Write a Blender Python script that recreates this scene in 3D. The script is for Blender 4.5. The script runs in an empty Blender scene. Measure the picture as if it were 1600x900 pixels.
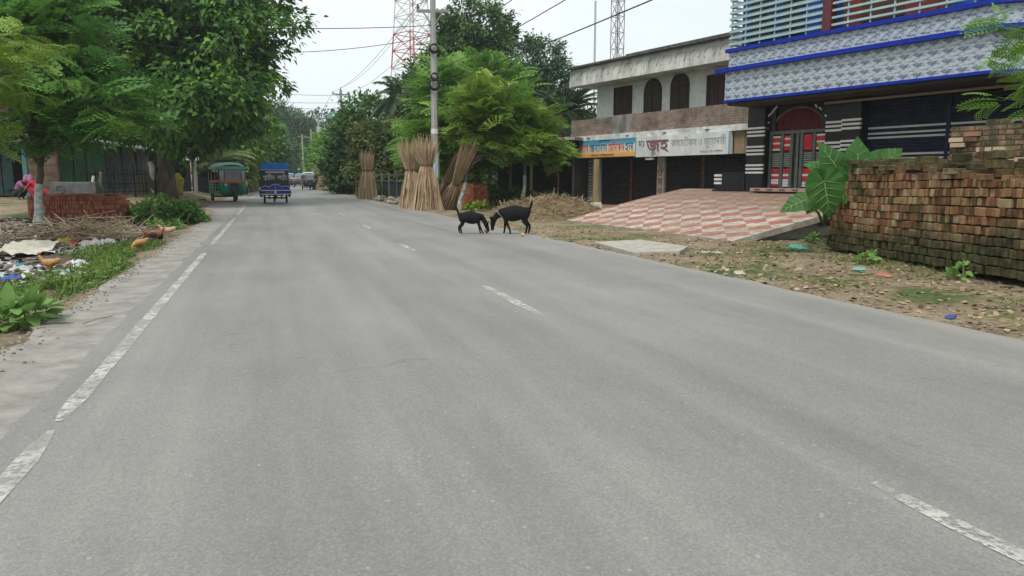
import bpy, bmesh, math, random
import numpy as np
from mathutils import Vector, Matrix
from math import radians as rad, sin, cos, pi
S = bpy.context.scene
COL = S.collection
rnd = random.Random(7)
RG = np.random.default_rng(7)

# ---------------------------------------------------------------- camera
EYE = 1.2
YAW, PITCH = rad(18.054), rad(8.507)
cam = bpy.data.objects.new('camera', bpy.data.cameras.new('camera'))
COL.objects.link(cam); S.camera = cam
cam.location = (0, 0, EYE)
cam.rotation_euler = (pi/2-PITCH, 0, -YAW)
cam.data.lens = 25.875; cam.data.sensor_width = 36
cam.data.clip_start = 0.05; cam.data.clip_end = 2000

# ---------------------------------------------------------------- light
SUN_EL, SUN_AZ = rad(58), rad(215)      # azimuth clockwise from +Y
w = bpy.data.worlds.new('World'); S.world = w; w.use_nodes = True
nt = w.node_tree; nt.nodes.clear()
out = nt.nodes.new('ShaderNodeOutputWorld'); bg = nt.nodes.new('ShaderNodeBackground')
sky = nt.nodes.new('ShaderNodeTexSky'); sky.sky_type = 'NISHITA'; sky.sun_disc = False
sky.sun_elevation = SUN_EL; sky.sun_rotation = SUN_AZ; sky.dust_density = 4; sky.air_density = 1.2
mixs = nt.nodes.new('ShaderNodeMix'); mixs.data_type = 'RGBA'; mixs.inputs['Factor'].default_value = 0.92
tc = nt.nodes.new('ShaderNodeTexCoord'); mp = nt.nodes.new('ShaderNodeMapping')
mp.inputs['Scale'].default_value = (1, 1, 3.5)
nz = nt.nodes.new('ShaderNodeTexNoise'); nz.inputs['Scale'].default_value = 2.2; nz.inputs['Detail'].default_value = 5
rp = nt.nodes.new('ShaderNodeValToRGB')
rp.color_ramp.elements[0].position = .36; rp.color_ramp.elements[1].position = .68
rp.color_ramp.elements[0].color = (0.64, 0.70, 0.715, 1); rp.color_ramp.elements[1].color = (0.75, 0.79, 0.79, 1)
sc = nt.nodes.new('ShaderNodeMix'); sc.data_type = 'RGBA'; sc.blend_type = 'MULTIPLY'; sc.inputs['Factor'].default_value = 1
sc.inputs['B'].default_value = (10, 10, 10, 1)
L = nt.links.new
L(tc.outputs['Generated'], mp.inputs[0]); L(mp.outputs[0], nz.inputs['Vector']); L(nz.outputs['Fac'], rp.inputs[0])
L(rp.outputs[0], sc.inputs['A']); L(sky.outputs[0], mixs.inputs['A']); L(sc.outputs['Result'], mixs.inputs['B'])
L(mixs.outputs['Result'], bg.inputs['Color']); bg.inputs['Strength'].default_value = 0.078
L(bg.outputs[0], out.inputs[0])
sl = bpy.data.lights.new('sun', 'SUN'); sl.energy = 1.6; sl.angle = rad(22); sl.color = (1, .96, .9)
so = bpy.data.objects.new('sun', sl); COL.objects.link(so)
sd = Vector((sin(SUN_AZ)*cos(SUN_EL), cos(SUN_AZ)*cos(SUN_EL), sin(SUN_EL)))
so.rotation_euler = sd.to_track_quat('Z', 'Y').to_euler(); so.location = (0, -10, 40)
S.view_settings.view_transform = 'Standard'; S.view_settings.look = 'None'
S.view_settings.exposure = 0.98; S.view_settings.gamma = 1

# ---------------------------------------------------------------- survey helpers
_F = Vector((sin(YAW)*cos(PITCH), cos(YAW)*cos(PITCH), -sin(PITCH)))
_R = Vector((cos(YAW), -sin(YAW), 0)); _U = _R.cross(_F)
def ray(u, v): return _F*1150+_R*(u-800)+_U*(450-v)
def G(u, v, z=0.0):
    d = ray(u, v); k = (z-EYE)/d.z; return Vector((d.x*k, d.y*k, z))
def at(u, v, dist):
    d = ray(u, v); k = dist/(d.x*sin(YAW)+d.y*cos(YAW)); return Vector((d.x*k, d.y*k, EYE+d.z*k))

# ---------------------------------------------------------------- materials
MATS = {}
def nodes_of(m):
    m.use_nodes = True; t = m.node_tree; return t, t.nodes['Principled BSDF']
def mat(name, c1, c2=None, scale=6, rough=.8, detail=6, bump=0, metal=0, c3=None, stretch=None, spec=.3, lo=.35, hi=.65, island=0):
    if name in MATS: return MATS[name]
    m = bpy.data.materials.new(name); t, b = nodes_of(m); l = t.links.new
    b.inputs['Roughness'].default_value = rough; b.inputs['Metallic'].default_value = metal
    b.inputs['Specular IOR Level'].default_value = spec
    if c2 is None: c2 = tuple(x*.78 for x in c1)
    co = t.nodes.new('ShaderNodeTexCoord'); mpn = t.nodes.new('ShaderNodeMapping')
    if stretch: mpn.inputs['Scale'].default_value = stretch
    n = t.nodes.new('ShaderNodeTexNoise'); n.inputs['Scale'].default_value = scale; n.inputs['Detail'].default_value = detail
    n.inputs['Roughness'].default_value = .62
    r = t.nodes.new('ShaderNodeValToRGB'); e = r.color_ramp.elements
    e[0].position = lo; e[1].position = hi; e[0].color = (*c2, 1); e[1].color = (*c1, 1)
    if c3:
        x = e.new(hi+.12); x.color = (*c3, 1)
    l(co.outputs['Object'], mpn.inputs[0]); l(mpn.outputs[0], n.inputs['Vector'])
    if island:
        g = t.nodes.new('ShaderNodeNewGeometry'); mx = t.nodes.new('ShaderNodeMix'); mx.data_type = 'FLOAT'
        mx.inputs['Factor'].default_value = island
        l(n.outputs['Fac'], mx.inputs['A']); l(g.outputs['Random Per Island'], mx.inputs['B']); l(mx.outputs['Result'], r.inputs[0])
    else: l(n.outputs['Fac'], r.inputs[0])
    l(r.outputs[0], b.inputs['Base Color'])
    if bump:
        bp = t.nodes.new('ShaderNodeBump'); bp.inputs['Strength'].default_value = bump; bp.inputs['Distance'].default_value = .02
        n2 = t.nodes.new('ShaderNodeTexNoise'); n2.inputs['Scale'].default_value = scale*5; n2.inputs['Detail'].default_value = 4
        l(mpn.outputs[0], n2.inputs['Vector']); l(n2.outputs['Fac'], bp.inputs['Height']); l(bp.outputs[0], b.inputs['Normal'])
    MATS[name] = m; return m
def palette(name, cols, rough=.7, noise=.25, nscale=3, transl=0, iw=1.0):
    """colour picked per loose piece of the mesh"""
    if name in MATS: return MATS[name]
    m = bpy.data.materials.new(name); t, b = nodes_of(m); l = t.links.new
    b.inputs['Roughness'].default_value = rough; b.inputs['Specular IOR Level'].default_value = .25
    g = t.nodes.new('ShaderNodeNewGeometry'); co = t.nodes.new('ShaderNodeTexCoord')
    n = t.nodes.new('ShaderNodeTexNoise'); n.inputs['Scale'].default_value = nscale; n.inputs['Detail'].default_value = 4
    l(co.outputs['Object'], n.inputs['Vector'])
    mx = t.nodes.new('ShaderNodeMath'); mx.operation = 'MULTIPLY_ADD'
    sb = t.nodes.new('ShaderNodeMath'); sb.operation = 'SUBTRACT'; sb.inputs[1].default_value = .5
    l(n.outputs['Fac'], sb.inputs[0]); l(sb.outputs[0], mx.inputs[0]); mx.inputs[1].default_value = noise*3
    isl = t.nodes.new('ShaderNodeMath'); isl.operation = 'MULTIPLY_ADD'; isl.inputs[1].default_value = iw; isl.inputs[2].default_value = (1-iw)*.5
    l(g.outputs['Random Per Island'], isl.inputs[0]); l(isl.outputs[0], mx.inputs[2])
    r = t.nodes.new('ShaderNodeValToRGB'); e = r.color_ramp.elements
    k = len(cols)
    e[0].position = 0; e[0].color = (*cols[0], 1); e[1].position = 1; e[1].color = (*cols[-1], 1)
    for i in range(1, k-1):
        x = e.new(i/(k-1)); x.color = (*cols[i], 1)
    l(mx.outputs[0], r.inputs[0]); l(r.outputs[0], b.inputs['Base Color'])
    if transl:
        tr = t.nodes.new('ShaderNodeBsdfTranslucent'); ms = t.nodes.new('ShaderNodeMixShader'); ms.inputs[0].default_value = transl
        l(r.outputs[0], tr.inputs[0]); l(b.outputs[0], ms.inputs[1]); l(tr.outputs[0], ms.inputs[2])
        l(ms.outputs[0], t.nodes['Material Output'].inputs[0])
    MATS[name] = m; return m
def plain(name, c, rough=.6, metal=0, spec=.4): return mat(name, c, tuple(x*.86 for x in c), 9, rough, metal=metal, spec=spec)

# ---------------------------------------------------------------- mesh helpers
class MB:
    def __init__(s): s.v = []; s.f = []
    def add(s, vs, fs):
        k = len(s.v); s.v += [tuple(p) for p in vs]; s.f += [tuple(i+k for i in f) for f in fs]; return s
    def box(s, c, d, R=None, taper=1):
        x, y, z = d[0]/2, d[1]/2, d[2]/2
        vs = [Vector((a*x*(taper if e > 0 else 1), b*y*(taper if e > 0 else 1), e*z)) for e in (-1, 1) for a, b in ((-1,-1),(1,-1),(1,1),(-1,1))]
        if R is not None: vs = [R @ p for p in vs]
        c = Vector(c)
        return s.add([p+c for p in vs], [(0,3,2,1),(4,5,6,7),(0,1,5,4),(1,2,6,5),(2,3,7,6),(3,0,4,7)])
    def b2(s, x0, x1, y0, y1, z0, z1): return s.box(((x0+x1)/2, (y0+y1)/2, (z0+z1)/2), (x1-x0, y1-y0, z1-z0))
    def path(s, pts, rr, n=8, cap=True):
        pts = [Vector(p) for p in pts]
        if not hasattr(rr, '__len__'): rr = [rr]*len(pts)
        base = len(s.v); up = Vector((0, 0, 1))
        t0 = (pts[1]-pts[0]).normalized()
        x = t0.cross(up); x = x.normalized() if x.length > .05 else t0.cross(Vector((0, 1, 0))).normalized()
        for i, p in enumerate(pts):
            t = (pts[min(i+1, len(pts)-1)]-pts[max(i-1, 0)]).normalized()
            x = (x-t*x.dot(t)).normalized(); y = t.cross(x)
            for k in range(n):
                a_ = 2*pi*k/n; s.v.append(tuple(p+(x*cos(a_)+y*sin(a_))*rr[i]))
        for i in range(len(pts)-1):
            for k in range(n):
                a_ = base+i*n; s.f.append((a_+k, a_+(k+1) % n, a_+n+(k+1) % n, a_+n+k))
        if cap:
            s.f.append(tuple(base+k for k in range(n))[::-1]); s.f.append(tuple(base+(len(pts)-1)*n+k for k in range(n)))
        return s
    def tube(s, a, b, r, r2=None, n=8): return s.path([a, b], [r, r if r2 is None else r2], n)
    def prism(s, poly, y0, y1, axis='y'):
        """poly of (x,z) extruded along y (or (x,y) along z)"""
        n = len(poly)
        if axis == 'y': vs = [(p[0], y0, p[1]) for p in poly]+[(p[0], y1, p[1]) for p in poly]
        elif axis == 'x': vs = [(y0, p[0], p[1]) for p in poly]+[(y1, p[0], p[1]) for p in poly]
        else: vs = [(p[0], p[1], y0) for p in poly]+[(p[0], p[1], y1) for p in poly]
        return s.add(vs, [tuple(range(n)), tuple(range(2*n-1, n-1, -1))]+[(i, i+n, (i+1) % n+n, (i+1) % n) for i in range(n)])
    def torus(s, c, R, r, axis='x', n=20, m=6):
        pts = []
        for i in range(n+1):
            a_ = 2*pi*i/n; p = (0, cos(a_)*R, sin(a_)*R) if axis == 'x' else ((cos(a_)*R, 0, sin(a_)*R) if axis == 'y' else (cos(a_)*R, sin(a_)*R, 0))
            pts.append(Vector(c)+Vector(p))
        return s.path(pts, r, m, cap=False)
    def disc(s, c, R, w, axis='x', n=20):
        e = {'x': Vector((1,0,0)), 'y': Vector((0,1,0)), 'z': Vector((0,0,1))}[axis]
        return s.tube(Vector(c)-e*w/2, Vector(c)+e*w/2, R, n=n)
    def blob(s, c, r, n=10, m=7, jit=0):
        base = len(s.v); c = Vector(c)
        for i in range(m+1):
            th = pi*i/m
            for k in range(n):
                a_ = 2*pi*k/n; j = 1+rnd.uniform(-jit, jit)
                s.v.append((c.x+r[0]*sin(th)*cos(a_)*j, c.y+r[1]*sin(th)*sin(a_)*j, c.z+r[2]*cos(th)*j))
        for i in range(m):
            for k in range(n):
                a_ = base+i*n; s.f.append((a_+k, a_+n+k, a_+n+(k+1) % n, a_+(k+1) % n))
        return s
    def mesh(s, name, m=None, smooth=False, bevel=0):
        me = bpy.data.meshes.new(name); me.from_pydata(s.v, [], s.f)
        bm = bmesh.new(); bm.from_mesh(me)
        bmesh.ops.recalc_face_normals(bm, faces=bm.faces)
        if bevel: bmesh.ops.bevel(bm, geom=bm.edges[:], offset=bevel, segments=1, affect='EDGES', clamp_overlap=True)
        bm.to_mesh(me); bm.free()
        if m: me.materials.append(m)
        if smooth: me.polygons.foreach_set('use_smooth', [True]*len(me.polygons))
        return me
    def build(s, name, m=None, parent=None, smooth=False, bevel=0, loc=None):
        return link(name, s.mesh(name, m, smooth, bevel), parent, loc)
def link(name, me, parent=None, loc=None):
    o = bpy.data.objects.new(name, me); COL.objects.link(o)
    if parent: o.parent = parent
    if loc is not None: o.location = loc
    return o
def tag(o, label, cat, group=None, kind=None):
    o['label'] = label; o['category'] = cat
    if group: o['group'] = group
    if kind: o['kind'] = kind
    return o
def struct(o): o['kind'] = 'structure'; return o
def thing(name, label, cat, loc=(0,0,0), rz=0, group=None):
    o = bpy.data.objects.new(name, None); COL.objects.link(o); o.empty_display_size = .3
    o.location = loc; o.rotation_euler = (0, 0, rz); return tag(o, label, cat, group)
def relocate(o, p):
    """move the origin of an object holding world-space vertices to p"""
    o.data.transform(Matrix.Translation(-Vector(p))); o.location = p; return o
def copy_tree(o, parent=None):
    c = o.copy(); COL.objects.link(c); c.parent = parent
    for ch in list(o.children): copy_tree(ch, c)
    return c

def text(name, s, size, m, parent, M, width=None, extrude=.004, align='LEFT'):
    cu = bpy.data.curves.new(name, 'FONT'); cu.body = s; cu.size = size; cu.extrude = extrude; cu.align_x = align
    cu.resolution_u = 3
    o = bpy.data.objects.new(name, cu); COL.objects.link(o)
    bpy.context.view_layer.update()
    me = bpy.data.meshes.new_from_object(o.evaluated_get(bpy.context.evaluated_depsgraph_get()))
    bpy.data.objects.remove(o)
    if width:
        xs = [v.co.x for v in me.vertices]; w_ = max(xs)-min(xs)
        me.transform(Matrix.Diagonal((width/w_, 1, 1, 1)))
    me.transform(M); me.materials.clear(); me.materials.append(m)
    return link(name, me, parent)

# instanced scatter of a small template into one mesh
def scatter(name, tv, tf, M, T, m, parent=None, smooth=False):
    tv = np.asarray(tv, float); k = len(tv); n = len(T)
    V = np.einsum('nij,kj->nki', M, tv)+T[:, None, :]
    sizes = [len(f) for f in tf]; flat = np.array([i for f in tf for i in f])
    LI = (flat[None, :]+(np.arange(n)*k)[:, None]).ravel()
    me = bpy.data.meshes.new(name)
    me.vertices.add(n*k); me.vertices.foreach_set('co', V.ravel())
    me.loops.add(len(LI)); me.loops.foreach_set('vertex_index', LI.astype(np.int32))
    npoly = n*len(tf); me.polygons.add(npoly)
    st = np.concatenate([[0], np.cumsum(np.tile(sizes, n))[:-1]])
    me.polygons.foreach_set('loop_start', st.astype(np.int32))
    if smooth: me.polygons.foreach_set('use_smooth', np.ones(npoly, bool))
    me.update(calc_edges=True); me.materials.append(m)
    return link(name, me, parent)
def frames(d, nrm, size):
    """rotation-scale matrices whose x axis is d, z axis near nrm"""
    d = d/np.linalg.norm(d, axis=1, keepdims=True)
    y = np.cross(nrm, d); y /= np.linalg.norm(y, axis=1, keepdims=True)+1e-9
    z = np.cross(d, y)
    return np.stack([d, y, z], axis=2)*np.asarray(size).reshape(-1, 1, 1)
LEAF = ([(0,0,0),(.4,.27,.07),(1,0,-.05),(.4,-.27,.07)], [(0,3,2),(0,2,1)])
WIDE = ([(0,0,0),(.3,.36,.05),(.72,.26,.02),(1.05,0,-.12),(.72,-.26,.02),(.3,-.36,.05),(.5,0,-.03)],
        [(0,6,1),(1,6,2),(2,6,3),(0,5,6),(5,4,6),(4,3,6)])
def frond_tmpl(nst=7, wid=.06, pairs=3):
    """one connected compound frond: rachis, side pinnae, small leaflets"""
    v = []; f = []
    P = lambda x: np.array((x, 0, .10*x-.36*x*x))
    sp = []
    for i in range(nst+2):
        x = i/(nst+1); v.append(P(x)); v.append(P(x)+(0, .012, 0)); sp.append(2*i)
    for i in range(nst+1): f += [(2*i, 2*i+2, 2*i+3), (2*i, 2*i+3, 2*i+1)]
    def leaflet(k0, d, L_, w_, dz):
        a = v[k0]; d = np.array(d, float); d /= np.linalg.norm(d); s = np.array((-d[1], d[0], 0))*w_
        b = a+d*L_; b[2] -= dz; m = a*.5+b*.5; k = len(v); v.extend([m+s, b, m-s]); f.append((k0, k, k+1)); f.append((k0, k+1, k+2))
    for i in range(1, nst+1):
        x = i/(nst+1); L_ = .46*(1-.75*abs(x-.38)**1.2)*(1.05-x*.35)
        for sg in (-1, 1):
            k0 = sp[i]; d = np.array((.62, sg*.80, -.12)); prev = k0
            for q in range(1, pairs+1):
                p = v[k0]+d*L_*q/(pairs+.6)+np.array((0, 0, -.05*(q/pairs)**2)); k = len(v); v.append(p); v.append(p+(.008, 0, 0)); f.append((prev, k, k+1))
                for s2 in (-1, 1): leaflet(k, (d[0]*.6-s2*d[1]*.75, d[1]*.6+s2*d[0]*.75, 0), wid*1.75*(1.15-.2*q), wid*.52, .03)
                prev = k
            leaflet(prev, d, wid*2, wid*.45, .01)
    leaflet(sp[-1], (1, 0, 0), wid*2.2, wid*.5, .02)
    return v, f
FROND = frond_tmpl(6, .082, 2)
FROND_HI = frond_tmpl(8, .06, 3)
def each(name, mbs, m, parent, **k): return [q.build(name, m, parent, **k) for q in mbs]
# ================================================================ ground, road
def ground_h(x, y):
    z = -.035
    if x < -1.7:
        k = min(1, (-1.7-x)/1.2)
        if y < 26: z += k*(-.10) + .05*k*sin(x*1.7+y*.9)*cos(y*.6-x)
        rise = max(0, min(1, (y-21)/6))*max(0, min(1, (-2.9-x)/1.6)); z += .40*rise
    if x > 5.2:
        k = min(1, (x-5.2)/1.5); z += k*(.02+.03*sin(x*1.3+y*1.1)*cos(y*.8))
        z += .05*max(0, 1-abs(x-5.75)/.5)*(.6+.4*sin(y*2.1))
    return z
def axis(a0, a1, s, far):
    k = list(np.arange(a0, a1+1e-6, s)); d = s; hi = [k[-1]]; lo = [k[0]]
    while hi[-1] < far: d *= 1.5; hi.append(hi[-1]+d)
    d = s
    while lo[-1] > -far: d *= 1.5; lo.append(lo[-1]-d)
    return lo[::-1][:-1]+k+hi[1:]
gx = axis(-13, 18, .25, 900); gy = axis(-2, 60, .3, 900)
vs = [(x, y, ground_h(x, y)+(rnd.uniform(-.012, .012) if (-12 < x < 16 and 0 < y < 45 and not -1.6 < x < 5.4) else 0)) for y in gy for x in gx]
nx = len(gx); fs = [(j*nx+i, j*nx+i+1, (j+1)*nx+i+1, (j+1)*nx+i) for j in range(len(gy)-1) for i in range(nx-1)]
gm = bpy.data.materials.new('verge_soil'); t, b = nodes_of(gm); l = t.links.new
b.inputs['Roughness'].default_value = .95; b.inputs['Specular IOR Level'].default_value = .15
co = t.nodes.new('ShaderNodeTexCoord')
def N(t, sc_, co, det=6, rough=.6):
    n = t.nodes.new('ShaderNodeTexNoise'); n.inputs['Scale'].default_value = sc_; n.inputs['Detail'].default_value = det; n.inputs['Roughness'].default_value = rough
    t.links.new(co, n.inputs['Vector']); return n.outputs['Fac']
def RAMP(t, fac, els):
    r = t.nodes.new('ShaderNodeValToRGB'); e = r.color_ramp.elements
    e[0].position, e[0].color = els[0][0], (*els[0][1], 1); e[1].position, e[1].color = els[-1][0], (*els[-1][1], 1)
    for p, c in els[1:-1]: x = e.new(p); x.color = (*c, 1)
    t.links.new(fac, r.inputs[0]); return r.outputs[0]
def MIX(t, fac, A, B, bt='MIX'):
    m_ = t.nodes.new('ShaderNodeMix'); m_.data_type = 'RGBA'; m_.blend_type = bt
    for s_, v_ in (('Factor', fac), ('A', A), ('B', B)):
        if isinstance(v_, (int, float)): m_.inputs[s_].default_value = v_
        elif isinstance(v_, tuple): m_.inputs[s_].default_value = (*v_, 1)
        else: t.links.new(v_, m_.inputs[s_])
    return m_.outputs['Result']
def MATH(t, op, a_, b_=0, c_=0):
    m_ = t.nodes.new('ShaderNodeMath'); m_.operation = op
    for i_, v_ in enumerate((a_, b_, c_)):
        if isinstance(v_, (int, float)): m_.inputs[i_].default_value = v_
        else: t.links.new(v_, m_.inputs[i_])
    return m_.outputs[0]
O_ = co.outputs['Object']
soil = RAMP(t, N(t, 1.3, O_, 8, .7), [(.3, (.15,.115,.075)), (.5, (.24,.195,.135)), (.7, (.33,.28,.20))])
fine = RAMP(t, N(t, 22, O_, 6, .8), [(.38, (.42,.39,.35)), (.62, (1.22,1.18,1.10))])
soil = MIX(t, .75, soil, fine, 'MULTIPLY')
green = RAMP(t, N(t, 9, O_, 6, .7), [(.3, (.035,.06,.02)), (.7, (.11,.15,.05))])
gmask = RAMP(t, N(t, .55, O_, 7, .7), [(.52, (0,0,0)), (.60, (1,1,1))])
sx = t.nodes.new('ShaderNodeSeparateXYZ'); l(O_, sx.inputs[0])
edge = MATH(t, 'MULTIPLY_ADD', N(t, .9, O_, 5), 1.6, sx.outputs['X'])
litter = RAMP(t, MATH(t, 'MULTIPLY_ADD', edge, -.25, -.1), [(.16, (0,0,0)), (.42, (1,1,1))])
near = RAMP(t, MATH(t, 'MULTIPLY', sx.outputs['Y'], .02), [(.42, (1,1,1)), (.50, (0,0,0))])
litter = MIX(t, 1, litter, near, 'MULTIPLY')
dark = RAMP(t, N(t, 5, O_, 8, .8), [(.35, (.05,.043,.035)), (.55, (.105,.09,.07)), (.7, (.2,.18,.15))])
colr = MIX(t, gmask, soil, green)
colr = MIX(t, litter, colr, dark)
l(colr, b.inputs['Base Color'])
bp = t.nodes.new('ShaderNodeBump'); bp.inputs['Strength'].default_value = .8; bp.inputs['Distance'].default_value = .04
l(N(t, 14, O_, 6, .75), bp.inputs['Height']); l(bp.outputs[0], b.inputs['Normal'])
me = bpy.data.meshes.new('ground'); me.from_pydata(vs, [], fs); me.materials.append(gm)
me.polygons.foreach_set('use_smooth', [True]*len(me.polygons))
struct(link('ground', me))

def strip(name, xl, xr, z, m, y0=-4, y1=300, nxs=6, thick=.06):
    ys = list(np.arange(y0, 60, .25))+list(np.arange(60, y1, 3.))
    vs = []; fs = []; nn = nxs+1
    for y in ys:
        a_, b_ = xl(y), xr(y)
        for i in range(nn): vs.append((a_+(b_-a_)*i/nxs, y, z))
        vs.append((a_, y, z-thick)); vs.append((b_, y, z-thick))
    k = nn+2
    for j in range(len(ys)-1):
        o = j*k
        for i in range(nxs): fs.append((o+i, o+i+1, o+k+i+1, o+k+i))
        fs.append((o+nn, o, o+k, o+k+nn)); fs.append((o+nxs, o+nn+1, o+k+nn+1, o+k+nxs))
    me = bpy.data.meshes.new(name); me.from_pydata(vs, [], fs); me.materials.append(m)
    return struct(link(name, me))
from mathutils import noise as mn
def jag(y, s, amp, fr=1.3): return amp*(mn.noise(Vector((y*fr, s, 0)))+.5*mn.noise(Vector((y*fr*3.1, s, 4)))+.3*mn.noise(Vector((y*fr*8, s, 9))))
am = bpy.data.materials.new('asphalt'); t, b = nodes_of(am); l = t.links.new
b.inputs['Roughness'].default_value = .62; b.inputs['Specular IOR Level'].default_value = .38
co = t.nodes.new('ShaderNodeTexCoord'); O_ = co.outputs['Object']
mp2 = t.nodes.new('ShaderNodeMapping'); mp2.inputs['Scale'].default_value = (1.2, .12, 1); l(O_, mp2.inputs[0])
wear = RAMP(t, N(t, 1.0, mp2.outputs[0], 6, .65), [(.3, (.150,.149,.143)), (.5, (.188,.186,.179)), (.72, (.225,.222,.211))])
blot = RAMP(t, N(t, .45, O_, 5, .6), [(.3, (.88,.88,.88)), (.7, (1.09,1.08,1.06))])
vor = t.nodes.new('ShaderNodeTexVoronoi'); vor.inputs['Scale'].default_value = 120; l(O_, vor.inputs['Vector'])
grit = RAMP(t, vor.outputs['Color'], [(.0, (.80,.80,.80)), (.55, (1,1,1)), (1, (1.28,1.27,1.24))])
c_ = MIX(t, 1, MIX(t, 1, wear, blot, 'MULTIPLY'), grit, 'MULTIPLY')
sx = t.nodes.new('ShaderNodeSeparateXYZ'); l(O_, sx.inputs[0])
xe = MATH(t, 'MULTIPLY_ADD', N(t, 1.5, O_, 6, .7), .9, sx.outputs['X'])
dust = RAMP(t, MATH(t, 'MULTIPLY_ADD', xe, .5, -2.3), [(.25, (0,0,0)), (.85, (.75,.75,.75))])
c_ = MIX(t, dust, c_, (.29,.275,.24))
# fine cracks and oil spots
vc = t.nodes.new('ShaderNodeTexVoronoi'); vc.feature = 'DISTANCE_TO_EDGE'; vc.inputs['Scale'].default_value = .55
nv = t.nodes.new('ShaderNodeMixRGB'); nv.inputs[0].default_value = .35; ncol = t.nodes.new('ShaderNodeTexNoise'); ncol.inputs['Scale'].default_value = 3
l(O_, ncol.inputs['Vector']); l(O_, nv.inputs[1]); l(ncol.outputs['Color'], nv.inputs[2]); l(nv.outputs[0], vc.inputs['Vector'])
cr = RAMP(t, vc.outputs['Distance'], [(.0, (1,1,1)), (.006, (0,0,0))])
crm = MIX(t, 1, cr, RAMP(t, N(t, .3, O_, 3), [(.50, (0,0,0)), (.60, (.42,.42,.42))]), 'MULTIPLY')
c_ = MIX(t, crm, c_, (.07,.07,.068))
c_ = MIX(t, RAMP(t, N(t, 3.1, O_, 2), [(.70, (0,0,0)), (.76, (.35,.35,.35))]), c_, (.09,.09,.088))
spk = t.nodes.new('ShaderNodeTexVoronoi'); spk.inputs['Scale'].default_value = 9; l(O_, spk.inputs['Vector'])
c_ = MIX(t, RAMP(t, spk.outputs['Distance'], [(.05, (.6,.6,.6)), (.09, (0,0,0))]), c_, (.34,.33,.30))
mp3 = t.nodes.new('ShaderNodeMapping'); mp3.inputs['Scale'].default_value = (2.6, .03, 1); l(O_, mp3.inputs[0])
c_ = MIX(t, 1, c_, RAMP(t, N(t, 1.0, mp3.outputs[0], 3, .5), [(.35, (.92,.92,.92)), (.65, (1.06,1.06,1.05))]), 'MULTIPLY')
l(c_, b.inputs['Base Color'])
bp = t.nodes.new('ShaderNodeBump'); bp.inputs['Strength'].default_value = .35; bp.inputs['Distance'].default_value = .006
l(N(t, 90, O_, 3, .8), bp.inputs['Height']); l(bp.outputs[0], b.inputs['Normal'])
strip('road', lambda y: -1.24+jag(y, 1, .07), lambda y: 5.31+jag(y, 5, .09), 0.0, am, nxs=8)
cm = mat('shoulder_concrete', (.275,.262,.238), (.175,.165,.148), 4, .9, detail=9, bump=.5, c3=(.31,.295,.265))
strip('shoulder', lambda y: -1.84+jag(y, 11, .17, .9)-(.75 if 28 < y < 60 else 0)*min(1, max(0, (y-28)/5)), lambda y: -1.0, -0.012, cm, nxs=3)
# painted lines, worn
pm = bpy.data.materials.new('worn_road_paint'); t, b = nodes_of(pm); l = t.links.new
b.inputs['Roughness'].default_value = .8; b.inputs['Base Color'].default_value = (.46,.45,.41,1)
co = t.nodes.new('ShaderNodeTexCoord'); O_ = co.outputs['Object']
tr = t.nodes.new('ShaderNodeBsdfTransparent'); ms = t.nodes.new('ShaderNodeMixShader')
wr = RAMP(t, N(t, 16, O_, 8, .8), [(.38, (0,0,0)), (.54, (.9,.9,.9))])
wr2 = RAMP(t, N(t, 2.2, O_, 4, .6), [(.30, (.15,.15,.15)), (.55, (1,1,1))])
l(MIX(t, 1, wr, wr2, 'MULTIPLY'), ms.inputs[0]); l(tr.outputs[0], ms.inputs[1]); l(b.outputs[0], ms.inputs[2]); l(ms.outputs[0], t.nodes['Material Output'].inputs[0])
pf = pm.copy(); pf.name = 'faded_road_paint'
for nd in pf.node_tree.nodes:
    if nd.type == 'VALTORGB' and abs(nd.color_ramp.elements[0].position-.38) < 1e-4: nd.color_ramp.elements[0].position = .42; nd.color_ramp.elements[1].position = .52
def lines(name, segs, x, wd, m):
    mb = MB()
    for y0, y1 in segs:
        k = max(2, int((y1-y0)/.2)); prev = None
        for i in range(k+1):
            y = y0+(y1-y0)*i/k; xc = x+jag(y, 2, .012); w2 = wd/2*(1+.22*mn.noise(Vector((y*5, x, 0))))*min(1, .35+min(i, k-i)*.5)
            mb.v += [(xc-w2, y, .004), (xc+w2, y, .004)]
            n_ = len(mb.v)
            if i: mb.f.append((n_-4, n_-3, n_-1, n_-2))
    me = bpy.data.meshes.new(name); me.from_pydata(mb.v, [], mb.f); me.materials.append(m); return struct(link(name, me))
lines('edge_line_marking', [(1.2,3.9),(4.05,12.85),(14.3,23.6),(25.6,36),(38,54),(57,75),(80,120)], -1.05, .092, pm)
lines('centre_line_marking', [(1.0,2.2),(6.0,7.95),(12,13.5),(17.6,19.2),(24,26),(31,33),(38,41),(47,50),(56,60),(68,74)], 2.23, .095, pf)

# tile ramp up to the shop front (facade frame: x along the facade, y into the building)
HD = rad(13.85); FZ = -(pi/2-HD)
BO = Vector((13.09, 17.32, 0)); MO = Vector((14.55, 31.26, 0))
RAMPM = bpy.data.materials.new('ramp_blocks'); t, b = nodes_of(RAMPM); l = t.links.new
b.inputs['Roughness'].default_value = .85
co = t.nodes.new('ShaderNodeTexCoord'); O_ = co.outputs['Object']
nco = t.nodes.new('ShaderNodeTexNoise'); nco.inputs['Scale'].default_value = 9; l(O_, nco.inputs['Vector'])
wv = t.nodes.new('ShaderNodeMix'); wv.data_type = 'VECTOR'; wv.inputs['Factor'].default_value = .10; l(O_, wv.inputs['A']); l(nco.outputs['Color'], wv.inputs['B'])
mpp = t.nodes.new('ShaderNodeMapping'); mpp.inputs['Rotation'].default_value = (0, 0, rad(45)); mpp.inputs['Scale'].default_value = (1, 1, .0)
l(wv.outputs['Result'], mpp.inputs[0])
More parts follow.
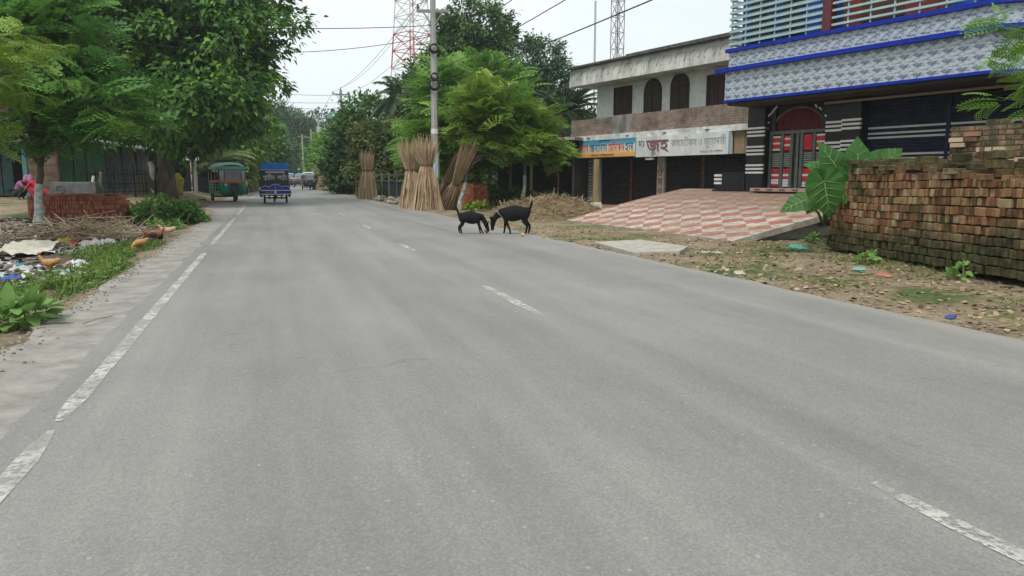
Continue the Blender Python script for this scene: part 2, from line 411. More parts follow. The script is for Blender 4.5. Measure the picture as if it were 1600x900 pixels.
ck = t.nodes.new('ShaderNodeTexChecker'); ck.inputs['Scale'].default_value = 2.5
ck.inputs['Color1'].default_value = (.33,.095,.07,1); ck.inputs['Color2'].default_value = (.45,.42,.37,1); l(mpp.outputs[0], ck.inputs['Vector'])
dirtm = RAMP(t, N(t, 1.1, O_, 7, .7), [(.44, (.05,.05,.05)), (.62, (.7,.7,.7))])
sx = t.nodes.new('ShaderNodeSeparateXYZ'); l(O_, sx.inputs[0])
topd = RAMP(t, MATH(t, 'MULTIPLY_ADD', N(t, 2, O_, 6), .5, MATH(t, 'MULTIPLY', sx.outputs['Z'], 1.0)), [(.55, (0,0,0)), (.95, (.85,.85,.85))])
c_ = MIX(t, topd, MIX(t, dirtm, ck.outputs[0], (.25,.19,.13)), (.19,.115,.075))
c_ = MIX(t, .5, c_, RAMP(t, N(t, 25, O_, 5, .8), [(.3, (.6,.6,.6)), (.7, (1.3,1.3,1.3))]), 'MULTIPLY')
c_ = MIX(t, RAMP(t, N(t, 3.2, O_, 8, .85), [(.48, (0,0,0)), (.60, (.75,.75,.75))]), c_, (.20,.155,.11))
c_ = MIX(t, .8, c_, RAMP(t, N(t, 4.5, O_, 3, .6), [(.3, (.62,.60,.58)), (.7, (1.25,1.25,1.25))]), 'MULTIPLY')
l(c_, b.inputs['Base Color'])
rt = thing('tiled_ramp', 'red and white tiled concrete ramp rising from the verge to the blue building', 'ramp', BO, FZ)
A_ = (-3.23,-4.52); B_ = (4.07,-5.94); C_ = (4.3,.35); D_ = (-3.3,.35)
mb = MB(); nu, nv_ = 22, 14
for i in range(nu+1):
    for j in range(nv_+1):
        s_, q_ = i/nu, j/nv_
        x = (A_[0]*(1-s_)+B_[0]*s_)*(1-q_)+(D_[0]*(1-s_)+C_[0]*s_)*q_
        y = (A_[1]*(1-s_)+B_[1]*s_)*(1-q_)+(D_[1]*(1-s_)+C_[1]*s_)*q_
        mb.v.append((x, y, .85*min(1, (q_*1.05))+.05*sin(pi*q_)+.02))
W1 = nv_+1
for i in range(nu):
    for j in range(nv_): mb.f.append((i*W1+j, (i+1)*W1+j, (i+1)*W1+j+1, i*W1+j+1))
k = len(mb.v); top = [i*W1 for i in range(nu+1)]+[nu*W1+j for j in range(1, W1)]
mb.build('ramp_surface', RAMPM, rt)
sk = MB()
for i in range(nu):
    p, q = mb.v[i*W1], mb.v[(i+1)*W1]; sk.add([p, q, (q[0], q[1], -.1), (p[0], p[1], -.1)], [(0,1,2,3)])
for j in range(nv_):
    p, q = mb.v[nu*W1+j], mb.v[nu*W1+j+1]; sk.add([p, q, (q[0], q[1], q[2]-.12), (p[0], p[1], p[2]-.12)], [(0,1,2,3)])
    sk.add([(p[0]-.25, p[1], p[2]-.12), (q[0]-.25, q[1], q[2]-.12), (q[0]-.25, q[1], -.1), (p[0]-.25, p[1], -.1)], [(0,1,2,3)])
for j in range(nv_):
    p, q = mb.v[j], mb.v[j+1]; sk.add([p, q, (q[0], q[1], -.1), (p[0], p[1], -.1)], [(0,1,2,3)])
me = bpy.data.meshes.new('side_slab'); me.from_pydata(sk.v, [], sk.f); me.materials.append(mat('old_concrete', (.36,.34,.30), (.20,.185,.16), 4, .9, bump=.3)); link('side_slab', me, rt)
cp = MB(); pts = [G(928,381), G(1000,377), (G(1075,388)), G(1062,396), G(990,398)]
cp.prism([(p.x, p.y) for p in pts], -.04, .035, 'z')
tag(relocate(cp.build('concrete_slab', mat('pale_concrete', (.38,.36,.32), (.27,.25,.21), 5, .9)), (pts[0].x, pts[0].y, 0)), 'flat pale concrete apron slab between road edge and ramp foot', 'slab')
# ================================================================ middle building
def rotX(a_): return Matrix.Rotation(a_, 4, 'X')
plaster = mat('aged_white_plaster', (.72,.74,.71), (.55,.57,.55), 2.5, .85, bump=.2)
conc = mat('stained_concrete', (.32,.31,.28), (.10,.10,.09), 2.2, .9, bump=.5, stretch=(1,1,.35), lo=.3, hi=.7)
weath = mat('weathered_fascia', (.56,.56,.52), (.26,.26,.24), 1.6, .9, bump=.4, stretch=(1.4,1,.5), c3=(.60,.60,.56))
whitec = mat('white_edge_paint', (.68,.70,.68), (.36,.36,.34), 3, .8)
metald = mat('dark_shutter', (.040,.036,.038), (.020,.019,.021), 6, .7, spec=.12)
rust = mat('rusty_steel', (.16,.06,.035), (.05,.03,.025), 8, .8)
tan_p = mat('tan_plaster', (.26,.19,.12), (.19,.14,.09), 2, .85)
def brickmat(name, c1, c2, mort, sc_=1, moss=0, squash=(2.2, .25)):
    if name in MATS: return MATS[name]
    m = bpy.data.materials.new(name); t, b = nodes_of(m); l = t.links.new
    b.inputs['Roughness'].default_value = .9; b.inputs['Specular IOR Level'].default_value = .15
    co = t.nodes.new('ShaderNodeTexCoord'); mpn = t.nodes.new('ShaderNodeMapping'); mpn.inputs['Rotation'].default_value = (rad(-90), 0, 0)
    l(co.outputs['Object'], mpn.inputs[0])
    br = t.nodes.new('ShaderNodeTexBrick'); br.inputs['Scale'].default_value = 1
    br.inputs['Brick Width'].default_value = .25*sc_; br.inputs['Row Height'].default_value = .085*sc_; br.inputs['Mortar Size'].default_value = .010
    br.inputs['Color1'].default_value = (*c1, 1); br.inputs['Color2'].default_value = (*c2, 1); br.inputs['Mortar'].default_value = (*mort, 1)
    l(mpn.outputs[0], br.inputs['Vector'])
    st = RAMP(t, N(t, 1.6, co.outputs['Object'], 7, .75), [(.35, (.35,.34,.33)), (.6, (1.1,1.1,1.1))])
    c = MIX(t, .8, br.outputs['Color'], st, 'MULTIPLY')
    if moss: c = MIX(t, RAMP(t, N(t, 2.1, co.outputs['Object'], 8, .8), [(.40, (0,0,0)), (.56, (moss,)*3)]), c, (.045,.05,.03))
    l(c, b.inputs['Base Color'])
    bp = t.nodes.new('ShaderNodeBump'); bp.inputs['Strength'].default_value = .7; bp.inputs['Distance'].default_value = .012; bp.invert = True
    l(br.outputs['Fac'], bp.inputs['Height']); l(bp.outputs[0], b.inputs['Normal'])
    MATS[name] = m; return m
oldbrick = brickmat('old_brick_wall', (.25,.175,.135), (.18,.135,.11), (.25,.235,.21))
mb_ = thing('shop_building', 'two storey white and brick building with dark roller shutters and arched windows', 'building', MO, FZ)
b = MB()
b.b2(-.5, 8.3, .02, 5, 3.0, 5.3); b.build('upper_wall', plaster, mb_)
b = MB(); b.b2(-.5, 8.4, .12, 5, 0, 2.84); b.build('lower_wall', tan_p, mb_)
# roof fascia, slightly battered, with ornament relief
b = MB()
for i in range(4):
    x0 = -1.12+i*2.42; b.prism([(-1.12, 5.28), (5, 5.28), (5, 6.05), (-1.02, 6.05)], x0, x0+2.40, 'x')
b.build('roof_fascia', weath, mb_)
b = MB(); b.b2(-1.2, 2.9, -1.2, 5, 6.052, 6.15); b.b2(2.9, 8.6, -1.24, 5, 6.052, 6.19); b.build('roof_edge', mat('black_mould_concrete', (.12,.12,.11), (.04,.04,.038), 5, .95, bump=.6), mb_, bevel=.015)
for i in range(13):
    rel = MB()
    cx = -.8+i*.74
    for q in range(9):
        a0, a1 = q*.45-2.0, (q+1)*.45-2.0
        P = lambda a_: (cx+.26*sin(a_*1.1), -1.128+.10*max(0, (5.6+.2*cos(a_*1.7)-5.28)/.77), 5.65+.24*cos(a_))
        rel.tube(P(a0), P(a1), .016, n=5)
    rel.build('scroll_relief', weath, mb_)
b = MB(); b.b2(-1.06, 1.9, -1.0, -.88, 3.06, 3.78); b.b2(3.15, 8.9, -1.0, -.88, 3.06, 3.80)
b.b2(8.78, 8.9, -.878, .0, 3.06, 3.80); b.build('balcony_parapet', oldbrick, mb_)
b = MB(); b.b2(1.9, 3.15, -1.01, -.87, 3.06, 3.82); b.build('cement_parapet_panel', conc, mb_)
b = MB(); b.b2(-1.31, 9.14, -1.12, 5, 2.84, 3.055); b.build('balcony_slab', whitec, mb_)
b = MB(); b.b2(8.56, 9.0, -.98, .1, 2.05, 2.838); b.build('sign_return', tan_p, mb_)
for x in (.4, 3.0, 5.2, 7.4): MB().b2(x-.09, x+.09, -1.15, -1.121, 2.93, 2.955).build('drip_stone', mat('dark_stain', (.05,.05,.045)), mb_)
glass = plain('dark_window_glass', (.02,.022,.025), .15, spec=.5); curtain = mat('plum_curtain', (.10,.045,.05), (.04,.02,.025), 12, .9, stretch=(1,1,.1))
wood = mat('dark_wood_frame', (.05,.03,.025), (.025,.018,.015), 8, .7)
def rect_window(x0, x1, z0, z1, parent):
    f = MB(); w_ = .07
    f.b2(x0, x1, -.04, .018, z1-w_, z1); f.b2(x0, x1, -.04, .018, z0, z0+w_); f.b2(x0, x0+w_, -.04, .018, z0+w_, z1-w_); f.b2(x1-w_, x1, -.04, .018, z0+w_, z1-w_)
    f.b2((x0+x1)/2-.025, (x0+x1)/2+.025, -.03, .018, z0+w_, z1-w_)
    o = f.build('window', wood, parent)
    g = MB(); g.b2(x0+w_, x1-w_, -.005, .016, z0+w_, z1-w_); g.build('curtain', curtain, o)
    g = MB()
    for i in range(7): x = x0+w_+(x1-x0-2*w_)*(i+.5)/7; g.tube((x, -.028, z0+w_), (x, -.028, z1-w_), .008, n=5)
    for i in range(4): z = z0+(z1-z0)*(i+1)/5; g.tube((x0+w_, -.032, z), (x1-w_, -.032, z), .007, n=5)
    g.build('window_grille', wood, o)
rect_window(.75, 1.94, 3.5, 5.14, mb_); rect_window(6.25, 7.9, 3.5, 5.06, mb_)
def arch_poly(x0, x1, z0, zs, n=14):
    r = (x1-x0)/2; c = (x0+x1)/2
    return [(x0, z0), (x1, z0)]+[(c+r*cos(pi*i/n), zs+r*sin(pi*i/n)) for i in range(n+1)]
for x0, x1, zt in ((2.71, 3.77, 5.28), (4.29, 5.32, 5.33)):
    r = (x1-x0)/2
    f = MB(); f.prism(arch_poly(x0, x1, 3.4, zt-r), -.03, .018); o = f.build('arched_window', wood, mb_)
    f = MB(); f.prism(arch_poly(x0+.1, x1-.1, 3.42, zt-r), -.036, -.0301); f.build('glass', mat('brown_glass', (.075,.055,.042), (.035,.027,.022), 3, .3, stretch=(3,1,.3)), o)
    f = MB(); f.b2((x0+x1)/2-.02, (x0+x1)/2+.02, -.06, -.037, 3.42, zt-.12); f.b2(x0+.1, x1-.1, -.055, -.037, zt-r-.03, zt-r+.01)
    for i in range(6): f.tube((x0+.15+i*(x1-x0-.3)/5, -.045, 3.42), (x0+.15+i*(x1-x0-.3)/5, -.045, zt-r), .008, n=5)
    f.build('mullion', wood, o)
# roller shutters
def shutter(x0, x1, z0, z1, y, parent, m=metald, name='roller_shutter', p=.075):
    pr = []; z = z0
    prof = [(y+.05, z0)]
    while z < z1-.001:
        for q in range(4):
            a_ = q/4*2*pi; prof.append((y-.022*sin(a_/2)-.006, min(z1, z+p*q/4)))
        z += p
    prof.append((y+.05, z1))
    f = MB(); f.prism(prof, x0, x1, 'x'); return f.build(name, m, parent)
for x0, x1 in ((0.0, 1.98), (2.12, 3.74), (4.19, 6.16), (6.32, 8.3)): shutter(x0, x1, -.1, 2.05, 0, mb_)
for x in (2.05, 6.24):
    f = MB(); f.b2(x-.065, x+.075, -.05, .11, -.1, 2.05); f.build('shutter_post', rust, mb_)
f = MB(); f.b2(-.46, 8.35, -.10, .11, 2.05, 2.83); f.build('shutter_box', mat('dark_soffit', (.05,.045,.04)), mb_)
pale = mat('pale_pier_plaster', (.55,.58,.54), (.38,.40,.37), 4, .85)
for x0, x1 in ((-.46, -.02), (3.76, 4.17)):
    f = MB(); f.b2(x0, x1, -.12, .1, -.1, 2.05); pr_ = f.build('pier', pale, mb_)
    M = lambda z, s: Matrix.Translation(((x0+x1)/2, -.128, z)) @ rotX(pi/2)
    rp_ = plain('red_letter_paint', (.50,.02,.03), .6)
    for i, ch in enumerate('ঔষধ'):
        text('painted_letter', ch, .46, rp_, pr_, M(1.27-.38*i, 0), align='CENTER', extrude=.003)
    text('small_lettering', 'ফার্মেসী', .15, plain('dark_green_paint', (.06,.16,.12)), pr_, M(.25, 0), align='CENTER', extrude=.003, width=.32)
f = MB(); f.b2(-1.25, -.95, -.14, .1, -.1, 2.05); f.build('white_door_strip', plaster, mb_)
f = MB(); f.b2(-.93, -.48, -.10, .1, -.1, 2.05); lat = f.build('lattice_grille', plain('navy_backing', (.03,.05,.12)), mb_)
f = MB()
for i in range(4):
    for j in range(15):
        cx, cz = -.87+i*.115+(j % 2)*.04, .02+j*.137
        f.box((cx, -.115, cz), (.075, .02, .085))
    f.b2(-.83+i*.115, -.80+i*.115, -.112, -.104, 0, 2.05)
for z in (0, .68, 1.37, 2.02): f.b2(-.90, -.49, -.110, -.1041, z, z+.02)
f.build('white_lattice', plaster, lat, bevel=.012)
# sign boards under the slab
sp = thing('shop_sign', 'blue and yellow pharmacy sign board with red Bengali lettering above the left shutters', 'sign', MO, FZ)
yel = bpy.data.materials.new('sign_sunset_print'); t, bb = nodes_of(yel); l = t.links.new
co = t.nodes.new('ShaderNodeTexCoord'); sx = t.nodes.new('ShaderNodeSeparateXYZ'); l(co.outputs['Object'], sx.inputs[0])
c_ = RAMP(t, MATH(t, 'MULTIPLY_ADD', N(t, 2.5, co.outputs['Object'], 5), .12, MATH(t, 'SUBTRACT', sx.outputs['Z'], 2.0)), [(.14, (.62,.33,.16)), (.28, (.72,.36,.05)), (.36, (.66,.54,.34)), (.62, (.58,.62,.56)), (.72, (.07,.32,.42)), (.86, (.06,.22,.32))])
l(c_, bb.inputs['Base Color']); bb.inputs['Roughness'].default_value = .5
f = MB(); f.b2(-.65, 3.53, -1.15, -1.0, 2.09, 2.835); f.build('sign_panel', yel, sp)
Tm = lambda x, z: Matrix.Translation((x, -1.156, z)) @ rotX(pi/2)
redp = plain('sign_red_ink', (.60,.05,.05), .6); blup = plain('sign_blue_ink', (.03,.12,.28), .6); cream = plain('sign_cream_ink', (.75,.70,.55), .6)
for s_, x, wd_, m_ in (('েমসাস', -.55, 1.0, redp), ('আনািনসা', .50, 1.25, blup), ('েমিডেকল', 1.82, 1.05, redp), ('হল', 2.92, .52, blup)):
    text('lettering', s_, .50, cream, sp, Tm(x-.015, 2.315), width=wd_+.03, extrude=.002)
    text('lettering', s_, .50, m_, sp, Tm(x, 2.32) @ Matrix.Translation((0, 0, .004)), width=wd_, extrude=.003)
text('lettering', 'ঔষধ বিক্রেতা', .13, plain('sign_brown_ink', (.30,.12,.05)), sp, Tm(.6, 2.13), width=1.6)
text('lettering', 'বিসমিল্লাহ', .10, blup, sp, Tm(1.2, 2.75), width=.7)
sp2 = thing('shop_sign', 'faded white sign board with big red and black letters over the middle shutters', 'sign', MO, FZ)
f = MB(); f.b2(3.56, 8.52, -1.15, -1.0, 2.04, 2.835); f.build('sign_panel', mat('faded_sign_face', (.62,.64,.62), (.42,.44,.43), 2.2, .6, stretch=(1,1,.4)), sp2)
for x in (3.54, 8.46): MB().b2(x, x+.06, -1.162, -1.151, 2.04, 2.835).build('sign_border', plain('teal_border', (.12,.35,.36)), sp2)
text('lettering', 'জহ', .66, plain('black_shadow_ink', (.13,.13,.13)), sp2, Tm(4.24, 2.23), width=1.25)
text('lettering', 'জহ', .66, plain('dull_red_ink', (.27,.10,.11)), sp2, Tm(4.20, 2.27) @ Matrix.Translation((0, 0, .005)), width=1.25, extrude=.004)
text('lettering', 'ু', .70, plain('black_shadow_ink', (.06,.06,.06)), sp2, Tm(4.75, 2.27), width=.3)
text('lettering', 'মঃ', .36, plain('faded_dark_ink', (.14,.15,.16)), sp2, Tm(3.72, 2.45), width=.38)
text('lettering', 'কসেমিটকস ও জুেয়লারী', .38, plain('faded_grey_ink', (.34,.35,.35)), sp2, Tm(5.60, 2.40), width=2.75)
text('lettering', 'প্রোঃ মোবাইল', .12, plain('faded_grey_ink', (.34,.35,.35)), sp2, Tm(7.1, 2.12), width=1.1)
lamp = MB(); lamp.b2(4.1, 4.55, -1.1, -1.0, 1.92, 2.0); tag(relocate(lamp.build('lamp_fitting', whitec, None), (0,0,0)), 'small white lamp fitting hanging under the shop sign', 'lamp')
lamp_o = bpy.data.objects['lamp_fitting']; lamp_o.location = MO; lamp_o.rotation_euler = (0, 0, FZ)

# ================================================================ blue tiled building
BF = .85
tilem = bpy.data.materials.new('grey_patterned_tile'); t, bb = nodes_of(tilem); l = t.links.new
bb.inputs['Roughness'].default_value = .35
co = t.nodes.new('ShaderNodeTexCoord')
mpn = t.nodes.new('ShaderNodeMapping'); mpn.inputs['Rotation'].default_value = (rad(-90), 0, 0); l(co.outputs['Object'], mpn.inputs[0])
# repeat every tile with a slanted brushstroke motif
fr = t.nodes.new('ShaderNodeVectorMath'); fr.operation = 'MODULO'; 
ad = t.nodes.new('ShaderNodeVectorMath'); ad.operation = 'ADD'; ad.inputs[1].default_value = (30, 30, 0); l(mpn.outputs[0], ad.inputs[0])
l(ad.outputs[0], fr.inputs[0]); fr.inputs[1].default_value = (.30, .20, 10)
mq = t.nodes.new('ShaderNodeMapping'); mq.inputs['Rotation'].default_value = (0, 0, rad(-14)); mq.inputs['Scale'].default_value = (1, 2.3, 1); l(fr.outputs[0], mq.inputs[0])
pat = N(t, 9, mq.outputs[0], 4, .62)
c_ = RAMP(t, pat, [(.37, (.06,.075,.12)), (.44, (.17,.20,.26)), (.49, (.32,.37,.41)), (.68, (.44,.49,.53))])
sxx = t.nodes.new('ShaderNodeSeparateXYZ'); l(fr.outputs[0], sxx.inputs[0])
jt = MATH(t, 'MAXIMUM', MATH(t, 'LESS_THAN', sxx.outputs['X'], .006), MATH(t, 'LESS_THAN', sxx.outputs['Y'], .006))
l(MIX(t, jt, c_, (.30,.31,.33)), bb.inputs['Base Color'])
bluem = mat('royal_blue_enamel', (.008,.030,.32), (.006,.020,.22), 5, .5, spec=.15)
bluew = mat('bright_blue_wall', (.02,.12,.52), (.016,.09,.40), 3, .5)
blackm = mat('black_granite_tile', (.018,.018,.02), (.006,.006,.007), 14, .3, spec=.25, c3=(.06,.055,.045), hi=.7)
whitem = plain('white_stripe_tile', (.62,.62,.60), .3)
bb_ = thing('tiled_house', 'large blue and grey tiled house with black striped columns and a red and white gate', 'building', BO, FZ)
E = 1.3
def bar(name, x0, x1, y0, y1, z0, z1, m, par=None, bevel=0):
    f = MB(); f.b2(x0, x1, y0, y1, z0, z1); return f.build(name, m, par or bb_, bevel=bevel)
# balcony: lower fascia band, mid stripe, upper band; chamfered at the right end
def band(name, x0, x1, e, z0, z1, m, cham=1.0, lean=0):
    f = MB(); poly = [(x0, 0.2), (x0, -e), (x1, -e), (x1+cham, -e+cham*.75), (x1+cham, .2)]
    f.prism(poly, z0, z1, 'z'); return f.build(name, m, bb_)
band('balcony_lower_band', -.52, 6.08, 1.30, 3.25, 3.98, tilem, 6)
band('blue_lower_trim', -.54, 6.10, 1.34, 3.19, 3.252, bluem, 6)
band('blue_middle_trim', -.80, 6.25, 1.42, 3.982, 4.08, bluem, 6)
band('balcony_upper_band', -.55, 6.08, 1.16, 4.082, 4.50, tilem, 6)
band('blue_upper_trim', -.62, 6.15, 1.24, 4.502, 4.59, bluem, 6)
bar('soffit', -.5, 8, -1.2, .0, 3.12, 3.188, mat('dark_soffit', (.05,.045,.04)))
# upper storey wall
bar('upper_wall', -.50, 2.4, -.75, 6, 4.2, 7.4, mat('deep_blue_wall', (.012,.06,.24), (.01,.045,.18), 3, .5)); bar('bright_wall_strip', 1.55, 2.28, -.80, -.752, 4.6, 7.4, bluew); bar('red_upper_wall', 2.4, 4.6, -.60, 6, 4.2, 7.4, mat('brick_red_paint', (.24,.055,.04), (.16,.04,.03), 3, .7))
bar('upper_wall', 4.6, 12, -.05, 6, 4.2, 7.4, bluew)
bar('maroon_pillar', 2.28, 2.50, -1.22, -1.0, 4.592, 7.4, mat('maroon_tile', (.12,.025,.03), (.07,.015,.02), 5, .4))
wm = mat('dark_balcony_window', (.02,.03,.05), (.01,.015,.03), 3, .2)
for x0, x1, y_ in ((-.2, .5, -.78), (.8, 1.4, -.78), (5.2, 6.2, -.08)): bar('upper_window', x0, x1, y_, y_+.025, 4.75, 6.1, wm)
bar('upper_window', 2.9, 3.9, -.64, -.605, 4.75, 6.1, mat('brown_door', (.12,.05,.03), (.08,.035,.02), 4, .6))
rail = mat('pale_teal_railing', (.33,.46,.47), (.26,.37,.38), 5, .45)
f = MB()
for i in range(9):
    z = 4.68+i*.16
    f.b2(-.56, 2.27, -1.18, -1.15, z, z+.055); f.b2(-.56, -.53, -1.149, -.1, z, z+.055)
    f.b2(-.56, 2.27, -1.12, -1.10, z+.07, z+.095)
for x in np.arange(-.5, 2.3, .46): f.b2(x-.018, x+.018, -1.149, -1.121, 4.592, 6.1)
f.build('balcony_railing', rail, bb_)
f = MB()
for i in range(9):
    z = 4.68+i*.16
    f.b2(2.51, 6.1, -1.18, -1.15, z, z+.05)
    for k_ in range(1): f.box((6.1+.72, -1.165+.54, z+.025), (1.8, .03, .05), Matrix.Rotation(rad(37), 3, 'Z'))
for x in np.arange(2.9, 6.2, .55): f.b2(x-.018, x+.018, -1.149, -1.121, 4.592, 6.1)
f.build('balcony_railing', rail, bb_)
bar('roof_slab', -.6, 12, -1.3, 6, 7.4, 7.6, bluem)
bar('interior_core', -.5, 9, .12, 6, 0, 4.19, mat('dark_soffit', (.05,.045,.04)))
bar('plinth', -1.75, 9, -.32, .3, .0, .87, blackm)
# striped granite columns
def column(x0, x1, y0, zs, name='column', par=None, top=3.12, base=BF):
    o = bar(name, x0, x1, y0, .1, base, top, blackm, par or bb_)
    for z in zs: MB().b2(x0-.006, x1+.006, y0-.012, y0+.05, z, z+.052).build('white_stripe', whitem, o)
    return o
ST = (1.32, 1.42, 1.52, 1.82, 1.92, 2.02, 2.32, 2.42, 2.52)
column(-.55, .02, -.30, ST)
column(1.86, 2.36, -.24, [z+.02 for z in ST]); column(2.37, 2.86, -.34, [z+.04 for z in ST])
column(-1.62, -.56, -.33, (), 'low_wall', top=1.36)
for z in (1.02, 1.13, 1.24): MB().b2(-1.66, -1.38, -.345, -.30, z, z+.065).build('white_stripe', whitem, bb_)
# right-hand striped shutters
navy = mat('navy_shutter', (.016,.022,.040), (.008,.011,.02), 4, .6, spec=.15)
for x0, x1 in ((2.88, 4.72), (4.80, 8.6)):
    sh = shutter(x0, x1, BF, 3.05, -.02, bb_, navy, 'striped_shutter')
    for z in (1.02, 1.12, 1.53, 1.63, 1.73, 2.12, 2.22, 2.35): MB().b2(x0, x1, -.052, -.03, z, z+.045).build('white_stripe', plain('grey_white_paint', (.40,.41,.40)), sh)
bar('shutter_divider', 4.72, 4.80, -.07, .1, BF, 3.1, navy)
bar('ceiling_trim', 1.9, 8, -.42, -.36, 3.0, 3.05, plain('tan_trim', (.25,.2,.14)))
# arched gate
gate = bpy.data.objects.new('arched_gate', None); COL.objects.link(gate); gate.parent = bb_
steel = mat('grey_green_steel', (.13,.15,.13), (.08,.095,.085), 6, .5, metal=.3)
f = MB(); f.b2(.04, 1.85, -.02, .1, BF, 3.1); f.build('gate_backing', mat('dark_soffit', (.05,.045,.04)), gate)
f = MB()
for x in (.05, .42, .72, .90, 1.03, 1.40, 1.76): f.b2(x, x+.085, -.10, -.03, BF+.09, 2.36)
f.b2(.05, 1.845, -.10, -.03, 2.362, 2.44); f.b2(.05, 1.845, -.10, -.03, BF+.02, BF+.088)
f.build('gate_frame', steel, gate)
redg = plain('red_gate_paint', (.52,.012,.018), .35); whg = plain('white_gate_paint', (.60,.62,.62), .35)
cols_ = (.15, .52, 1.13, 1.50)
for ci, x in enumerate(cols_):
    w_ = .24
    for (za, zb, kind) in ((BF+.12, 1.45, 'd'), (1.50, 1.88, 'g'), (1.93, 2.32, 'u')):
        k = 7
        for i in range(k):
            z = za+(zb-za)*i/k; h_ = (zb-za)/k*.86
            if kind == 'g': MB().b2(x, x+w_, -.07, -.04, z, z+h_*.6).build('slat', plain('pale_green_slat', (.24,.30,.25), .4), gate); continue
            on = ((i*7+ci*5) % 5 < 3) if kind == 'd' else (((i+ci) % 3 != 0) or ci == 2)
            red_ = on if not (kind == 'd' and i < 3) else (i+ci) % 4 == 0
            MB().b2(x, x+w_, -.08, -.04, z, z+h_).build('slat', redg if red_ else whg, gate)
f = MB(); n_ = 16; c0 = (.945, 2.45); r_ = .80
f.prism([(c0[0]-r_, 2.445)]+[(c0[0]-r_*cos(pi*i/n_), 2.45+r_*.72*sin(pi*i/n_)) for i in range(n_+1)]+[(c0[0]+r_, 2.445)], -.06, -.025)
fan = f.build('arched_fanlight', mat('dark_red_fanlight', (.11,.012,.016), (.05,.008,.01), 5, .5), gate)
f = MB()
for i in range(22): x = c0[0]-r_*.93+i*r_*1.86/21; f.tube((x, -.075, 2.45), (x, -.075, 2.45+r_*.72*math.sqrt(max(0, 1-((x-c0[0])/r_)**2))), .012, n=5)
f.build('fanlight_bars', mat('fanlight_red_bars', (.16,.02,.025)), fan)
f = MB()
for i in range(n_*2):
    a0, a1 = pi*i/(n_*2), pi*(i+1)/(n_*2)
    f.tube((c0[0]-r_*cos(a0), -.09, 2.45+r_*.72*sin(a0)), (c0[0]-r_*cos(a1), -.09, 2.45+r_*.72*sin(a1)), .03, n=6)
f.build('arch_ring', steel, gate)
f = MB(); g = MB()
for i in range(12):
    for sgn, lim in ((-1, .62), (1, .62)):
        pass
for i in range(18):
    a_ = pi*(i+.5)/18; rr = (.92, 1.22) if a_ < pi/2 else (.9, 1.0)
    if i % 3 == 2: continue
    p = Vector((c0[0]-cos(a_)*sum(rr)/2, -.16, 2.45+sin(a_)*sum(rr)/2*.72))
    if p.z > 3.05: continue
    f = MB(); f.box(p, (rr[1]-rr[0], .03, .042), Matrix.Rotation(pi/2-a_*1 - pi/2, 3, 'Y') @ Matrix.Rotation(0, 3, 'X')); f.build('arch_stripe', whitem, bb_)
bar('spandrel', .03, .25, -.15, .0, 2.45, 3.12, blackm); bar('spandrel', 1.66, 1.85, -.15, .0, 2.45, 3.12, blackm)
f = MB(); f.b2(-.1, 1.9, -.62, -.33, .845, .93); st_ = f.build('doorstep', mat('pinkish_step_tile', (.38,.26,.21), (.30,.20,.165), 4, .5), bb_)
for i in range(5): MB().b2(.05+i*.4, .24+i*.4, -.63, -.621, .87, .91).build('brown_tile', plain('brown_step_tile', (.12,.055,.045), .4), st_)

# ================================================================ mossy brick wall behind the pile
wm_ = brickmat('mossy_brick', (.40,.27,.17), (.28,.15,.10), (.05,.055,.035), .95, moss=.97)
p0 = at(1478, 300, 12.2)
wl = thing('mossy_brick_wall', 'rough old brick wall with black moss standing behind the near brick stack', 'wall', (p0.x, p0.y, 0), FZ)
f = MB(); 
xs = np.arange(0, 5.2, .26)
for i, x in enumerate(xs):
    f.b2(x, x+.258, rnd.uniform(-.015, .015), .30, 0, 2.02+.085*rnd.choice((0, 0, 1))*(1 if i > 1 else 0))
f.build('brick_face', wm_, wl)
f = MB(); k = 0
for i in range(75):
    x, z = rnd.uniform(.02, 5), rnd.randint(10, 23)*.082
    f.box((x, -.02, z), (.22, .10, .066), Matrix.Rotation(rnd.uniform(-.05, .05), 3, 'Z'))
f.build('protruding_bricks', palette('loose_brick', [(.06,.05,.035), (.30,.15,.09), (.42,.30,.19), (.48,.40,.28)], .9), wl)
# ================================================================ brick stacks
brk = bpy.data.materials.new('weathered_stack_bricks'); t, bb = nodes_of(brk); l = t.links.new
bb.inputs['Roughness'].default_value = .92; bb.inputs['Specular IOR Level'].default_value = .12
g = t.nodes.new('ShaderNodeNewGeometry'); co = t.nodes.new('ShaderNodeTexCoord'); O_ = co.outputs['Object']
base = RAMP(t, g.outputs['Random Per Island'], [(0, (.13,.06,.034)), (.3, (.22,.115,.06)), (.6, (.28,.16,.085)), (.85, (.29,.205,.115)), (1, (.33,.27,.16))])
base = MIX(t, .7, base, RAMP(t, N(t, 9, O_, 7, .8), [(.3, (.45,.42,.38)), (.6, (1.1,1.1,1.1))]), 'MULTIPLY')
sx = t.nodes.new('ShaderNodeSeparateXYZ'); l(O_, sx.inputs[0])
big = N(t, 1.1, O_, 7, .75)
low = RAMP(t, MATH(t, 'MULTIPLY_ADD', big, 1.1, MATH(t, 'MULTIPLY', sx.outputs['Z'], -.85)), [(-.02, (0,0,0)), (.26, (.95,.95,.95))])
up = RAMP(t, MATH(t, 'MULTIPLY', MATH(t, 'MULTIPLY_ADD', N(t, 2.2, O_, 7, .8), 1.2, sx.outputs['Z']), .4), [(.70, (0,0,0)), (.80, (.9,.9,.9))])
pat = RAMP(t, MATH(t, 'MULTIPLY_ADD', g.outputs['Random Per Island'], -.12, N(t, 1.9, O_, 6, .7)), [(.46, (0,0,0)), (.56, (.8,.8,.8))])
msk = MIX(t, 1, MIX(t, 1, low, up, 'LIGHTEN'), pat, 'LIGHTEN')
